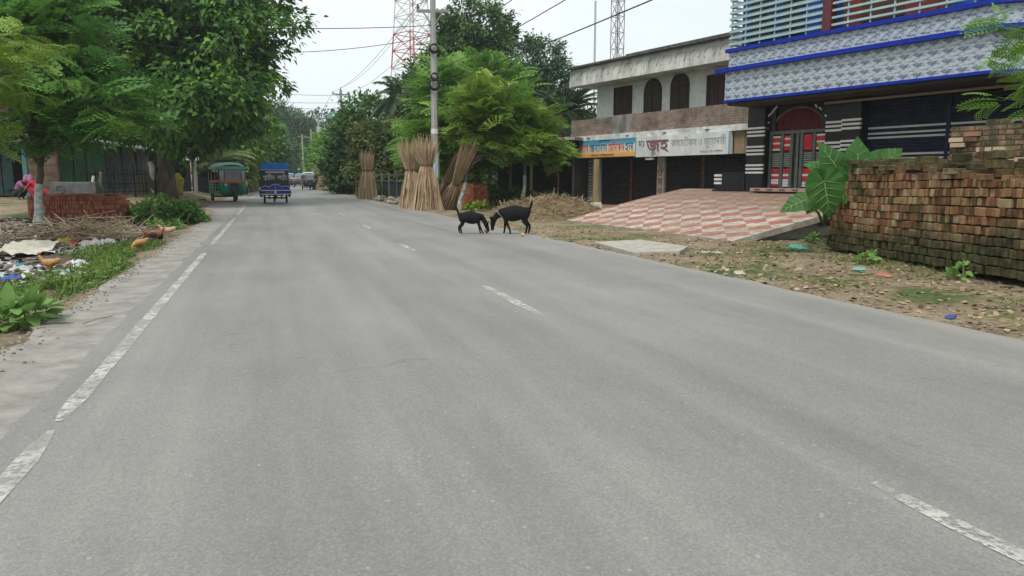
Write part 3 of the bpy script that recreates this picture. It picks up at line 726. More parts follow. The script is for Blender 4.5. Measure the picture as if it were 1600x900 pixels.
l(MIX(t, msk, base, RAMP(t, N(t, 6, O_, 5), [(.4, (.03,.032,.018)), (.62, (.075,.08,.035))])), bb.inputs['Base Color'])
bp = t.nodes.new('ShaderNodeBump'); bp.inputs['Strength'].default_value = .7; bp.inputs['Distance'].default_value = .012
l(N(t, 35, O_, 5, .8), bp.inputs['Height']); l(bp.outputs[0], bb.inputs['Normal'])
# path of the front face, left end first
P0 = G(1288, 390); P1 = G(1600, 447); dirv = (P1-P0).normalized(); Ls = (P1-P0).length+2.2
nrm = Vector((dirv.y, -dirv.x, 0));  nrm = -nrm if nrm.x > 0 else nrm      # towards the road
st = thing('brick_stack', 'long weathered stack of old orange and mossy bricks on the right verge', 'brick stack', P0)
Rz = Matrix((dirv, -nrm, Vector((0,0,1)))).transposed()
f = MB()
def topz(s_): return 1.40+.02*sin(s_*3)-.04*s_+ (.05*sin(s_*1.3))
rows = 13; rh = .112
for r_ in range(rows):
    z = .05+r_*rh
    x = .02+r_*.018+(.14 if r_ >= 8 else 0)+(.05 if r_ >= 5 else 0)
    while x < Ls:
        if z+rh*.5 > topz(x)-.02 and rnd.random() < .85: x += .079; continue
        header = rnd.random() > .07
        wd = rnd.uniform(.064, .074) if header else rnd.uniform(.11, .22)
        sag = -.035*sin(x*.9+1)*r_/rows*1.2
        zz = z+.055+sag+rnd.uniform(-.004, .004)
        yy = rnd.uniform(-.028, .03)+r_*.010
        if rnd.random() < .02: x += .078; continue
        f.box(Rz @ Vector((x+wd/2, yy+.12, zz)), (wd*rnd.uniform(.86, .97), .245, .106*rnd.uniform(.88, .99)),
              Rz @ Matrix.Rotation(rnd.uniform(-.05, .05), 3, 'Z') @ Matrix.Rotation(rnd.uniform(-.07, .07), 3, 'Y') @ Matrix.Rotation(rnd.uniform(-.03, .03), 3, 'X'))
        x += wd+.004
    # left end: stretchers going into the depth
    y = .26
    while y < 1.5:
        if z+rh < 1.48:
            xo = .02+r_*.018+(.14 if r_ >= 8 else 0)+(.05 if r_ >= 5 else 0)
            f.box(Rz @ Vector((xo+.06+rnd.uniform(-.015, .02), y+.12, z+.055)), (.12, .235, .105), Rz @ Matrix.Rotation(rnd.uniform(-.05, .05), 3, 'Z'))
        y += .245
# loose top layer
for i in range(190):
    x = rnd.uniform(.35, Ls); y = rnd.uniform(.05, 1.5)
    f.box(Rz @ Vector((x, y, topz(x)+rnd.uniform(-.035, .02)+.05*(y > .4))), (.235, .11, .072),
          Rz @ Matrix.Rotation(rnd.choice((0, pi/2))+rnd.uniform(-.25, .25), 3, 'Z') @ Matrix.Rotation(rnd.uniform(-.12, .12), 3, 'X'))
f.build('bricks', brk, st, bevel=.006)
f = MB(); f.box(Rz @ Vector((Ls/2+.25, .85, .66)), (Ls-.4, 1.25, 1.26), Rz); f.build('inner_bricks', mat('dark_brick_core', (.07,.045,.03), (.03,.025,.018), 6, .95), st)

redb = palette('red_stack_bricks', [(.13,.042,.027), (.22,.07,.042), (.31,.11,.065), (.25,.10,.065)], .9, .4, 2)
def small_stack(label, P, D, Lx, rows, depth, batterL, batterR, redb=redb):
    D = D.normalized(); Nn = Vector((D.y, -D.x, 0)); R3 = Matrix((D, -Nn, Vector((0,0,1)))).transposed()
    s_ = thing('brick_stack', label, 'brick stack', P); f = MB()
    for r_ in range(rows):
        z = .055+r_*.115; x0 = batterL*r_; x1 = Lx-batterR*r_; x = x0
        while x < x1:
            for dpt in (0, depth-.24):
                f.box(R3 @ Vector((x+.036, dpt+.12+rnd.uniform(-.012, .012), z+rnd.uniform(-.003, .003))), (.070, .24, .108), R3 @ Matrix.Rotation(rnd.uniform(-.03, .03), 3, 'Z'))
            x += .0765
        y = .25
        while y < depth-.3:
            for xx in (x0+.05, x1-.03): f.box(R3 @ Vector((xx, y+.12, z)), (.11, .235, .108), R3)
            y += .245
    for i in range(int(Lx*depth*28)):
        f.box(R3 @ Vector((rnd.uniform(batterL*rows+.1, Lx-batterR*rows-.1), rnd.uniform(.1, depth-.1), rows*.115+.03)), (.24, .11, .06), R3 @ Matrix.Rotation(rnd.uniform(-.1, .1), 3, 'Z'))
    f.build('bricks', redb, s_, bevel=.005)
    f = MB(); f.box(R3 @ Vector((Lx/2, depth/2, rows*.057)), ((Lx-2*.12-(batterL+batterR)*rows), depth-.3, rows*.115-.02), R3); f.build('inner_bricks', MATS['dark_brick_core'], s_)
    return s_
pl, pr = G(45, 346, .0), G(182, 346, .0)
small_stack('low neat stack of dark red bricks behind the whitewashed tree trunk', pl, pr-pl, (pr-pl).length, 6, 1.1, 0, .05)
pl, pr = G(706, 325), G(741, 326)
small_stack('small square stack of red bricks between the jute bundles and white trunk', pl, pr-pl, (pr-pl).length, 8, 1.0, .01, .015, palette('orange_stack_bricks', [(.25,.075,.035), (.38,.13,.06), (.48,.20,.10)], .9, .3, 3))

# ================================================================ jute stick bundles
jute = palette('jute_sticks', [(.19,.125,.075), (.31,.22,.135), (.42,.315,.195), (.52,.41,.27)], .85, .18, 2)
twine = mat('jute_twine', (.10,.07,.045))
def bundle(label, P, H_=2.55, rb=.55, rw=.24, rt=.36, waist=.62, lean=(0, 0), n=300, group='jute stick bundles drying along the verge', seed=1):
    r = random.Random(seed); root = thing('jute_bundle', label, 'jute bundle', P, 0, group)
    f = MB(); lean = Vector((lean[0], lean[1], 0))
    for i in range(n):
        a_ = r.uniform(0, 2*pi); q = math.sqrt(r.uniform(.12, 1)); tw = r.uniform(-.35, .35)
        h_ = H_*(r.uniform(.80, 1.0) if r.random() < .75 else r.uniform(.98, 1.10)); top = h_
        c = lambda z: lean*(z/H_)
        p0 = Vector((cos(a_)*rb*q, sin(a_)*rb*q*.8, 0)); pw = Vector((cos(a_+tw)*rw*q, sin(a_+tw)*rw*q, waist*H_)); 
        p2 = Vector((cos(a_+tw*1.5)*rt*q*r.uniform(.8, 1.15), sin(a_+tw*1.5)*rt*q, top))
        pm = (p0*.45+pw*.55)+Vector((r.gauss(0, .05), r.gauss(0, .05), 0)); 
        pts = [p0+c(0), Vector((pm.x, pm.y, waist*H_*.55))+c(waist*H_*.55), pw+c(pw.z), p2+c(p2.z)]
        wd = r.uniform(.008, .015)
        f.path(pts, [wd*1.3, wd*1.1, wd, wd*.25], 3, cap=False)
    f.build('sticks', jute, root)
    g_ = MB()
    for dz in (-.04, .0, .035):
        g_.torus(lean*waist+Vector((0, 0, waist*H_+dz)), rw*1.02, .014, 'z', 16, 4)
    g_.build('twine_tie', twine, root); return root
bundle('single upright jute stick bundle standing alone nearest the blue rickshaw on the right verge', G(575, 311), 2.6, .62, .30, .46, seed=1, n=340)
bundle('wide upright jute stick bundle, left one of the big central pair', G(644, 325), 2.6, .56, .21, .54, seed=2, n=330, lean=(-.04, 0), waist=.58)
bundle('wide upright jute stick bundle, right one of the big central pair', G(667, 328), 2.6, .66, .23, .52, seed=3, n=340, lean=(.03, 0), waist=.64)
def tilt_bundle(label, A, B, **k):
    d = B-A; o = bundle(label, A, H_=d.length, **k); o.rotation_euler = d.to_track_quat('Z', 'Y').to_euler(); return o
tilt_bundle('leaning jute bundle with a short splayed foot propped against the small brick stack', G(698, 326), at(734, 226, 27.5), rb=.42, rw=.15, rt=.34, waist=.42, n=220, seed=4)
tilt_bundle('long jute bundle slanting behind the big central pair of bundles', G(680, 322), at(722, 238, 29.5), rb=.30, rw=.18, rt=.30, waist=.5, n=200, seed=5)
bundle('upright jute bundle half hidden behind the utility pole', G(694, 317), 2.2, .4, .25, .42, seed=6, n=180)
bundle('drooping jute bundle in the shade just right of the small brick stack', G(745, 317), 2.1, .5, .22, .25, seed=7, n=160)
bundle('jute bundle leaning at the left mouth of the dark shed', G(868, 313), 2.5, .35, .16, .24, seed=8, n=130, lean=(-.1, 0), group='jute bundles in the dark shed')
bundle('jute bundle leaning inside the dark shed beside the lattice grille', G(889, 315), 2.6, .35, .16, .24, seed=9, n=130, lean=(.35, 0), group='jute bundles in the dark shed')
bundle('slim jute bundle between the two others in the dark shed', G(878, 314), 2.3, .35, .14, .2, seed=10, n=110, lean=(.3, .1), group='jute bundles in the dark shed')
for i, (u, d_) in enumerate(((507, 72), (516, 70), (524, 68), (499, 76))):
    p = at(u, 285, d_); bundle(('distant jute bundle in the roadside row, %s' % ('directly behind the dark three-wheeler', 'second from the tin shack', 'next to the low tin shack', 'farthest and leftmost of the row')[i]), (p.x, p.y, 0), 2.5, .8, .5, .85, n=90, seed=20+i, group='distant jute bundles on the right')
for i, (u, d_) in enumerate(((390, 64), (397, 66))):
    p = at(u, 285, d_); bundle('distant spreading jute bundle behind the parked green rickshaw, %s' % ('left one', 'right one')[i], (p.x, p.y, 0), 2.5, .45, .3, .85, n=110, seed=30+i, group='distant jute bundles on the left')

# ================================================================ utility poles and cables
pc = mat('pole_concrete', (.33,.33,.31), (.22,.22,.21), 5, .9, stretch=(1,1,.2))
grey = plain('galvanised_steel', (.22,.22,.23), .5, .3); blackc = plain('black_rubber', (.012,.012,.012), .7)
def pole(label, P, H_, r0, r1, arm=None, insul=True, rot=0, group='utility poles along the road', armz=.45):
    root = thing('utility_pole', label, 'utility pole', P, rot, group)
    f = MB(); f.tube((0, 0, -.1), (0, 0, H_), r0, r1, 8); f.build('pole', pc, root)
    if arm:
        f = MB(); f.b2(-arm, arm, -.06, .06, H_-armz, H_-armz+.1); f.tube((-.05, -.08, H_-armz-.5), (-arm*.6, -.06, H_-armz), .02); f.tube((.05, -.08, H_-armz-.5), (arm*.6, -.06, H_-armz), .02); f.build('crossarm', grey, root)
        for x in (-arm*.92, arm*.92, 0):
            f = MB(); z = H_-armz+.1 if x else H_
            for k_ in range(3): f.disc((x, 0, z+.05+k_*.05), .055-.008*k_, .03, 'z', 10)
            f.tube((x, 0, z), (x, 0, z+.2), .02); f.build('insulator', plain('brown_porcelain', (.09,.05,.04), .3), root)
    return root
PM = G(680, 322)  # base of the near pole
PM = at(681, 318, 29.5); PM.z = 0
near = pole('tall concrete utility pole with black cable coils beside the jute bundles', PM, 8.2, .165, .105, .62, rot=-.25, armz=.72)
for z_, rr in ((4.75, .20), (5.05, .13), (6.1, .16)):
    f = MB()
    for k_ in range(3): f.torus((.02+k_*.01, -.20-k_*.03, z_+k_*.02), rr*(1-.06*k_), .022, 'y', 20, 5)
    f.build('cable_coil', blackc, near)
f = MB(); f.tube((0, 0, 2.9), (0, 0, 3.1), .158, .156, 8); f.build('number_band', plain('white_enamel', (.6,.6,.58)), near)
f = MB(); f.tube((0, 0, 1.2), (0, 0, 2.15), .170, .166, 8); f.build('pasted_poster', mat('pale_blue_poster', (.30,.42,.50), (.5,.5,.48), 3, .7), near)
def P_(u, d_): p = at(u, 285, d_); return Vector((p.x, p.y, 0))
PL = [(537, 66, 8.8, .2, .75, 'concrete pole with crossarm rising left of the mango tree'),
      (501, 92, 8.8, .2, None, 'pole carrying a transformer box in front of pale green trees'),
      (475, 128, 8.6, .2, .7, 'far slim utility pole with short crossarm above the distant traffic'),
      (466, 160, 8.0, .2, .7, 'farthest utility pole, thin and pale against dark trees'),
      (489, 112, 8.4, .17, None, 'thin bare pole tilting just left of the transformer pole')]
PO = []
for u, d_, h_, r_, ar, lb in PL:
    PO.append(pole(lb, P_(u, d_), h_, r_, r_*.6, ar, rot=.3))
f = MB(); f.b2(-.25, .25, -.35, .0, 6.6, 7.4); f.build('transformer', plain('pale_grey_box', (.42,.44,.45)), PO[1])
f = MB(); f.b2(.45, .95, -.2, .1, 6.5, 7.2); f.b2(.1, .5, -.03, .03, 6.9, 6.95); f.build('switch_box', plain('pale_grey_box', (.42,.44,.45)), PO[1])
f = MB(); f.b2(-.25, .25, -.30, .25, 1.5, 3.0); f.build('junction_box', plain('pale_blue_box', (.40,.47,.52)), PO[0])
def cable(label, A, B, sag, r=.012, group='overhead cables', off=0):
    A, B = Vector(A), Vector(B); pts = []
    for i in range(25):
        q = i/24; p = A.lerp(B, q); p.z -= sag*4*q*(1-q); pts.append(p-A)
    f = MB(); f.path(pts, r, 5); o = f.build('cable', blackc, None, loc=A); return tag(o, label, 'cable', group)
def top(o, x, z): return o.matrix_basis @ Vector((x, 0, z))
bpy.context.view_layer.update()
arm1 = [near.matrix_world @ Vector((x, 0, 7.75)) for x in (-.57, .57)]+[near.matrix_world @ Vector((0, 0, 8.38))]
arm2 = [PO[0].matrix_world @ Vector((x, 0, 8.6)) for x in (-.69, .69)]+[PO[0].matrix_world @ Vector((0, 0, 9.0))]
arm3 = [PO[2].matrix_world @ Vector((x, 0, 8.4)) for x in (-.6, .6)]
for i, s_ in enumerate(('left', 'right', 'top')):
    cable('sagging power line between the near pole and the mango-tree pole, %s wire' % s_, arm1[i], arm2[i], .55+.08*i, .010)
    cable('power line running forward overhead from the %s insulator of the near pole' % s_, arm1[i], arm1[i]+Vector((.4, -45, 0)), .7, .010)
for i in range(2): cable('distant power line past the transformer pole, %s wire' % ('left', 'right')[i], arm2[i], arm3[i], .8, .014)
q1 = PM+Vector((.1, -.2, 5.25)); q2 = PM+Vector((.1, -.2, 6.1)); q3 = PM+Vector((.1, -.2, 4.8))
cable('thick black cable passing low in front of the roof fascia of the brick building', q3+Vector((.1,0,0)), Vector((7.1, -14, 4.55)), .35, .014)
cable('thin cable above the thick one, crossing the sky right of the tall trees', q1, Vector((6.8, -14, 5.75)), .3, .012)
cable('upper thin cable crossing the sky beside the tall tree crown', q2, Vector((6.7, -14, 6.3)), .3, .012)
cable('cable from the near pole crossing over the road to the big left tree', near.matrix_world @ Vector((-.1, 0, 7.0)), Vector((-6.5, 27, 6.2)), .25, .014)
cable('thin cable from the near pole crossing the road just under the first', near.matrix_world @ Vector((-.1, 0, 6.6)), Vector((-6.5, 30, 6.3)), .7, .012)
for i, (z1, z2) in enumerate(((8.3, 8.2), (7.7, 7.4), (7.2, 7.0), (6.4, 5.9))):
    cable('faint line from the mango-tree pole across the road, number %s from the top' % ('one', 'two', 'three', 'four')[i], PO[0].matrix_world @ Vector((0, 0, z1)), Vector((-8, 58, z2)), .35, .014)

# ================================================================ towers
redst = plain('red_tower_steel', (.40,.045,.05)); whst = plain('white_tower_steel', (.55,.55,.55)); 
def lattice(name, label, P, H_, w0, w1, npan, mats, r=.09, rot=0, z0=0):
    root = thing(name, label, 'tower', P, rot); A, B = MB(), MB()
    def cr(z, k): 
        w_ = (w0+(w1-w0)*min(1, z/H_)**.8)/2; s_ = ((-1,-1),(1,-1),(1,1),(-1,1))[k % 4]; return Vector((s_[0]*w_, s_[1]*w_, z))
    zs = [0]; 
    for i in range(npan): zs.append(zs[-1]+ (1.0+1.1*(1-i/npan)))
    sc_ = H_/zs[-1]; zs = [z*sc_ for z in zs]
    for i in range(npan):
        t_ = MB()
        for k in range(4):
            t_.tube(cr(zs[i], k), cr(zs[i+1], k), r, n=5)
            t_.tube(cr(zs[i], k), cr(zs[i+1], k+1), r*.55, n=4); t_.tube(cr(zs[i], k+1), cr(zs[i+1], k), r*.55, n=4)
            t_.tube(cr(zs[i+1], k), cr(zs[i+1], k+1), r*.6, n=4)
        t_.build('lattice_section', mats[(i//2) % 2], root)
    la = MB(); la.tube((-.2, 0, 0), (-.2, 0, H_), .03, n=4); la.tube((.2, 0, 0), (.2, 0, H_), .03, n=4)
    for i in range(int(H_/1.2)): la.tube((-.2, 0, i*1.2), (.2, 0, i*1.2), .02, n=4)
    la.build('ladder', mats[0], root); return root
lattice('lattice_tower', 'tall red and white steel lattice tower rising behind the trees', P_(648, 125), 46, 7.6, 2.0, 18, (whst, redst), .11, .5)
lattice('lattice_mast', 'slim dark lattice mast standing behind the roof of the brick building', P_(960, 62), 26, .75, .75, 22, (plain('violet_grey_steel', (.13,.11,.15)),)*2, .035, .3)
f = MB(); f.tube((0, 0, 0), (0, 0, 16.2), .12, .09, 8); tag(f.build('antenna_pole', plain('pale_pipe', (.40,.42,.42)), None, loc=P_(926, 66)), 'plain pale pole standing left of the slim lattice mast', 'pole')
# ================================================================ trees
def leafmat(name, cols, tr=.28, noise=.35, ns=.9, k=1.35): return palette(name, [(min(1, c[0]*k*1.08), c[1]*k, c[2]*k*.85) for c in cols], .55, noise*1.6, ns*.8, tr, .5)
DK = leafmat('dark_leaves', [(.012,.035,.016), (.020,.055,.022), (.035,.085,.028), (.055,.12,.032)])
MID = leafmat('mid_leaves', [(.025,.065,.022), (.04,.10,.03), (.06,.14,.035), (.09,.18,.05)])
LT = leafmat('light_leaves', [(.055,.13,.03), (.085,.19,.035), (.12,.25,.05), (.15,.28,.065)], .34, k=1.35)
YL = leafmat('yellow_green_leaves', [(.07,.16,.03), (.13,.25,.04), (.19,.31,.05), (.19,.31,.06)], .32, k=1.0)
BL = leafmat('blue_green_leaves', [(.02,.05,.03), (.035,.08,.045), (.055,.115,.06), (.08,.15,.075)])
MG = leafmat('mango_leaves', [(.02,.05,.018), (.03,.07,.02), (.05,.09,.028), (.12,.14,.04), (.18,.17,.055)], .25)
bark = mat('grey_bark', (.17,.14,.105), (.07,.06,.045), 5, .95, bump=.8, stretch=(1,1,.3))
whitew = mat('whitewashed_bark', (.52,.56,.52), (.22,.24,.20), 7, .9, bump=.4)
def limb(f, a, b, r0, r1, rg, wig=.12, n=6):
    a, b = Vector(a), Vector(b); L_ = (b-a).length; pts = []; rr = []
    for i in range(6):
        q = i/5; p = a.lerp(b, q)
        p += Vector(rg.normal(0, 1, 3))*wig*L_*.25*sin(pi*q); p.z += -.10*L_*sin(pi*q)*.6
        pts.append(p); rr.append(r0+(r1-r0)*q)
    f.path(pts, rr, n)
def tree(name, label, P, trunk_h, tr, blobs, ncl, per, lsz, lm, style='broad', seed=1, group=None, bm=None, trunk_top=None, csz=.5, limbs=14, shell=.5, whitebase=0, low=None, ragged=.5):
    rg = np.random.default_rng(seed); root = thing(name, label, 'tree', P, 0, group)
    bl = np.array(blobs, float); vol = bl[:, 3]*bl[:, 4]*bl[:, 5]; idx = rg.choice(len(bl), ncl, p=vol/vol.sum())
    d = rg.normal(size=(ncl, 3)); d /= np.linalg.norm(d, axis=1, keepdims=True)
    rr = (shell+(1-shell)*rg.random(ncl)**.7)[:, None]
    C = bl[idx, :3]+d*rr*bl[idx, 3:6]
    C = C+d*(rg.random((ncl, 1))**4)*ragged*bl[idx, 3:6]*.32+np.array([[mn.noise(Vector(c*.45+seed)) for _ in (0,)] for c in C])*bl[idx, 3:6]*.35*ragged*d
    tt = Vector(trunk_top) if trunk_top else Vector((0, 0, trunk_h))
    f = MB(); pts = [Vector((0, 0, -.1))]; rr_ = [tr*1.35]
    for i in range(1, 7):
        q = i/6; p = tt*q; p.x += .05*sin(i*2.1+seed)*tt.length*.25; p.y += .05*cos(i*1.7)*tt.length*.2; pts.append(p); rr_.append(tr*(1.0-.35*q)*(1+.12*(i == 1)))
    pts[-1] = tt; f.path(pts, rr_, 10)
    order = rg.permutation(ncl)[:limbs]
    for i in order: limb(f, tt-Vector((0, 0, rg.uniform(0, .25)*trunk_h)), C[i], tr*.45, tr*.06, rg)
    t_o = f.build('trunk', bm or bark, root, smooth=True)
    if whitebase:
        g_ = MB(); k_ = [(p, r_) for p, r_ in zip(pts, rr_) if p.z <= whitebase+.01 or p is pts[0]]
        pp = []; rq = []
        for z in np.linspace(0, whitebase, 7):
            for i in range(len(pts)-1):
                if pts[i].z <= z <= pts[i+1].z+1e-6:
                    q = (z-pts[i].z)/(pts[i+1].z-pts[i].z+1e-9); pp.append(pts[i].lerp(pts[i+1], q)); rq.append((rr_[i]*(1-q)+rr_[i+1]*q)*1.05+.006); break
        g_.path(pp, rq, 10, cap=False); g_.build('whitewash', whitew, t_o, smooth=True)
    if style == 'broad' or style == 'droop':
        n = ncl*per; ci = np.repeat(np.arange(ncl), per); cs = csz*rg.uniform(.6, 1.3, ncl)
        off = rg.normal(size=(n, 3))*.55; off[:, 2] *= .7
        T = C[ci]+off*cs[ci][:, None]
        dirs = off*.8+d[ci]*.6+rg.normal(size=(n, 3))*.5; dirs[:, 2] -= .55 if style == 'droop' else .25
        nr = rg.normal(size=(n, 3))*.45+d[ci]*.5; nr[:, 2] += 1.0
        M = frames(dirs, nr, lsz*rg.uniform(.6, 1.25, n))
        scatter('crown', *(WIDE if lsz < .2 and style == 'droop' else LEAF), M, T, lm, root)
    else:
        n = ncl*per; ci = np.repeat(np.arange(ncl), per)
        ang = rg.uniform(0, 2*pi, n); out_ = np.stack([np.cos(ang), np.sin(ang), rg.uniform(-.35, .75, n)], 1)+d[ci]*[.6, .6, .25]
        T = C[ci]+rg.normal(size=(n, 3))*csz*[.35, .35, .22]
        nr = rg.normal(size=(n, 3))*.38; nr[:, 2] += 1
        M = frames(out_, nr, lsz*rg.uniform(.65, 1.2, n))
        scatter('crown', *(FROND_HI if style == 'feather_hi' else FROND), M, T, lm, root)
        f2 = MB()
        for i in range(ncl):
            if rg.random() < .6: limb(f2, tt if rg.random() < .5 else Vector(C[rg.integers(ncl)])*.6+tt*.4, C[i], tr*.16, tr*.05, rg, n=4)
        f2.build('branches', mat('green_twig', (.14,.13,.07), (.08,.08,.04)), root)
    return root
def rel(P, u, v, d_): return tuple(at(u, v, d_)-P)     # a crown centre measured from the survey
def B(P, u, v, d_, rx, ry, rz): return (*rel(P, u, v, d_), rx, ry, rz)

# left side ------------------------------------------------
PT = at(262, 308, 34); PT.z = .25
T_BIG = tree('broadleaf_tree', 'huge dark broadleaf tree with thick trunk overhanging the left side of the road', PT, 4.2, .36,
     [B(PT, 318, 60, 33, 3.4, 3.5, 3.3), B(PT, 205, 50, 33, 3.4, 3.6, 3.4), B(PT, 375, 95, 32, 1.8, 2.2, 2.1), B(PT, 300, -80, 34, 4.5, 4.0, 3.4), B(PT, 300, 165, 31, 3.1, 2.6, 1.5), B(PT, 215, 150, 32, 2.4, 2.6, 2.0), B(PT, 395, 30, 33, 1.5, 1.6, 1.7), B(PT, 355, 150, 32, 2.0, 2.3, 1.8), B(PT, 120, 10, 34, 2.6, 3, 3.2)],
     800, 78, .32, leafmat('glossy_dark_leaves', [(.016,.052,.015), (.032,.092,.022), (.065,.155,.030), (.14,.27,.045)], .25, .42, .9), 'droop', 11, csz=.58, limbs=34, shell=.4, ragged=1)
PY = at(59, 342, 19.7); PY.z = 0
tree('feathery_tree', 'young feathery light green tree with whitewashed base at the rubbish heap', PY, 2.0, .105,
     [B(PY, 60, 60, 19, 1.2, 1.2, 1.05), B(PY, 115, 145, 19, 1.5, 1.3, .75), B(PY, 30, 180, 19.5, 1.1, 1.1, .5), B(PY, 165, 180, 19, 1.25, 1.0, .45), B(PY, 70, 5, 20, 1.0, 1.0, .9), B(PY, 75, 205, 19.5, 1.4, 1.2, .3)],
     125, 5, .92, leafmat('feather_leaves', [(.035,.10,.03), (.06,.155,.04), (.09,.21,.045), (.14,.28,.06)], .32), 'feather', 12, csz=.42, limbs=16, shell=.3, whitebase=1.05, trunk_top=rel(PY, 63, 232, 19.6))
PN = at(-60, 380, 13); PN.z = 0
tree('feathery_tree', 'yellow green feathery tree reaching in from the left edge of the frame', PN, 2.6, .10,
     [B(PN, -20, 115, 12.5, .75, .9, .8), B(PN, -30, 60, 12.5, .8, .9, .7), B(PN, -90, 120, 13, 1.2, 1.2, 1.2)],
     46, 7, .50, YL, 'feather_hi', 13, csz=.3, limbs=8, shell=.3)
PC = at(60, 330, 40); PC.z = .3
tree('broadleaf_tree', 'dark leafy tree standing behind the brick shop at the far left', PC, 5, .25, [B(PC, 110, 60, 42, 4, 3, 4), B(PC, 190, 150, 44, 3, 3, 3), B(PC, 95, 170, 43, 2.6, 2, 2)], 300, 80, .3, DK, 'droop', 14, csz=.8)
for i, (u, v, d_, rx, rz, m_, lab, sd) in enumerate([
    (398, 228, 72, 2.4, 2.6, MID, 'rounded green tree just right of the big tree, above the rickshaws', 1),
    (350, 205, 60, 3.6, 2.8, LT, 'light green tree seen under the big tree crown behind the palm', 2),
    (280, 225, 52, 3.2, 2.2, MID, 'leafy green tree filling the gap behind the big trunk', 3),
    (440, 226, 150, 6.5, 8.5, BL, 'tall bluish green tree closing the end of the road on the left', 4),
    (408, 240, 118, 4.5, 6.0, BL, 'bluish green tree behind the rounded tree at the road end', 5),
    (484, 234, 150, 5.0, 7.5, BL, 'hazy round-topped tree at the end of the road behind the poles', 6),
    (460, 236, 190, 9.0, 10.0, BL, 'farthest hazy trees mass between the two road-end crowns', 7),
    (530, 240, 84, 2.4, 2.6, LT, 'light green tree right of the transformer pole', 8),
    (556, 244, 74, 1.9, 2.4, LT, 'lower light green tree right of the crossarm pole base', 9),
    (575, 222, 58, 2.6, 3.4, MID, 'dark green dense tree left of the mango tree', 10),
    (562, 245, 57, 2.0, 2.4, DK, 'deep green tree with round top behind the single jute bundle', 11)]):
    P = at(u, 285, d_); P.z = 0; z = at(u, v, d_).z; r_ = rx
    tree('broadleaf_tree', lab, P, max(1.5, z-rz*.5), .22, [(0, 0, z, rx, rx, rz), (rx*.45, .3, z-rz*.45, rx*.7, rx*.7, rz*.6), (-rx*.5, -.3, z-rz*.4, rx*.7, rx*.8, rz*.6), (0, 0, max(3.9 if sd in (8, 9, 5) else 1.2, z-rz*1.0), rx*.8, rx*.7, rz*.5*(.6 if sd in (8, 9) else 1))],
         int(150+24*rx), 75 if d_ < 100 else 110, .25+.0026*d_, m_, 'broad', 40+sd, csz=.55+.006*d_, limbs=8, shell=.45)
# right side -----------------------------------------------
PM_ = at(608, 305, 50); PM_.z = 0
tree('mango_tree', 'mango tree with orange-tinged new leaves behind the big jute bundles', PM_, 1.9, .2, [B(PM_, 600, 235, 50, 2.0, 1.8, 2.3), B(PM_, 585, 213, 49, 1.2, 1.2, 1.1), B(PM_, 630, 250, 49, 2.0, 1.6, 1.8), B(PM_, 578, 262, 49.5, 1.5, 1.3, 1.4), B(PM_, 612, 278, 49, 2.2, 1.5, 1.0)], 260, 85, .25, MG, 'droop', 60, csz=.42, limbs=10)
P1 = at(745, 300, 52); P1.z = 0
tree('broadleaf_tree', 'tallest broadleaf tree rising above the light green trees beside the near pole', P1, 7.0, .3, [B(P1, 742, 45, 52, 2.5, 2.3, 2.1), B(P1, 715, 85, 52, 2.2, 2.0, 1.8), B(P1, 775, 80, 52, 1.4, 1.6, 1.5), B(P1, 700, 150, 52, 2.6, 2.4, 2.6), B(P1, 765, 170, 52, 2.6, 2.4, 2.2)], 480, 90, .30, leafmat('tall_tree_leaves', [(.022,.055,.025), (.04,.09,.035), (.065,.13,.045), (.10,.18,.06)]), 'droop', 61, csz=.5, limbs=18, shell=.6)
P2 = at(845, 300, 48); P2.z = 0
tree('broadleaf_tree', 'open-crowned greyish green tree left of the brick building roof', P2, 6.0, .25, [B(P2, 845, 100, 48, 1.9, 1.9, 1.7), B(P2, 865, 130, 48, 1.6, 1.8, 1.6), B(P2, 815, 135, 48, 1.5, 1.6, 1.6), B(P2, 845, 180, 48, 2.2, 2.0, 2.0)], 260, 70, .25, BL, 'droop', 62, csz=.42, limbs=16, shell=.6)
P3 = at(660, 300, 60); P3.z = 0
tree('broadleaf_tree', 'dark tree with fine leaves directly under the lattice tower', P3, 5, .25, [B(P3, 665, 140, 60, 2.3, 2, 2.6), B(P3, 650, 190, 60, 2.6, 2, 2.6), B(P3, 690, 170, 58, 2.4, 2, 3)], 300, 90, .32, DK, 'broad', 63, csz=.6)
P4 = at(725, 312, 34); P4.z = 0
tree('feathery_tree', 'large bright green feathery tree behind the near utility pole', P4, 2.6, .12, [B(P4, 722, 150, 35, 1.8, 1.5, 1.4), B(P4, 690, 192, 36, 1.6, 1.4, 1.2), B(P4, 755, 190, 33.5, 2.1, 1.7, 1.2), B(P4, 700, 235, 34, 1.8, 1.5, .9), B(P4, 775, 135, 35, 1.3, 1.2, .9)], 210, 5, 1.25, LT, 'feather', 64, csz=.55, limbs=16, shell=.35)
P5 = G(717, 327)
tree('feathery_tree', 'bright feathery tree with leaning whitewashed trunk beside the small brick stack', P5, 1.7, .08, [B(P5, 772, 190, 29, 1.05, 1.0, .95), B(P5, 752, 215, 29.5, .7, .8, .4), B(P5, 795, 225, 28.5, .9, .9, .5), B(P5, 760, 150, 29.5, .8, .8, .7)], 105, 5, .95, YL, 'feather', 65, csz=.38, limbs=12, shell=.3, whitebase=1.05, trunk_top=rel(P5, 737, 245, 28))
P6 = at(816, 312, 30); P6.z = 0
tree('feathery_tree', 'small feathery tree with slender pale trunk behind the straw mound', P6, 2.3, .075, [B(P6, 825, 195, 30, 1.1, 1.0, .65), B(P6, 805, 180, 30, .9, .8, .6), B(P6, 838, 215, 29.5, .9, .8, .4)], 62, 5, .80, YL, 'feather', 66, csz=.3, limbs=10, shell=.3, whitebase=1.3, trunk_top=rel(P6, 824, 232, 30))
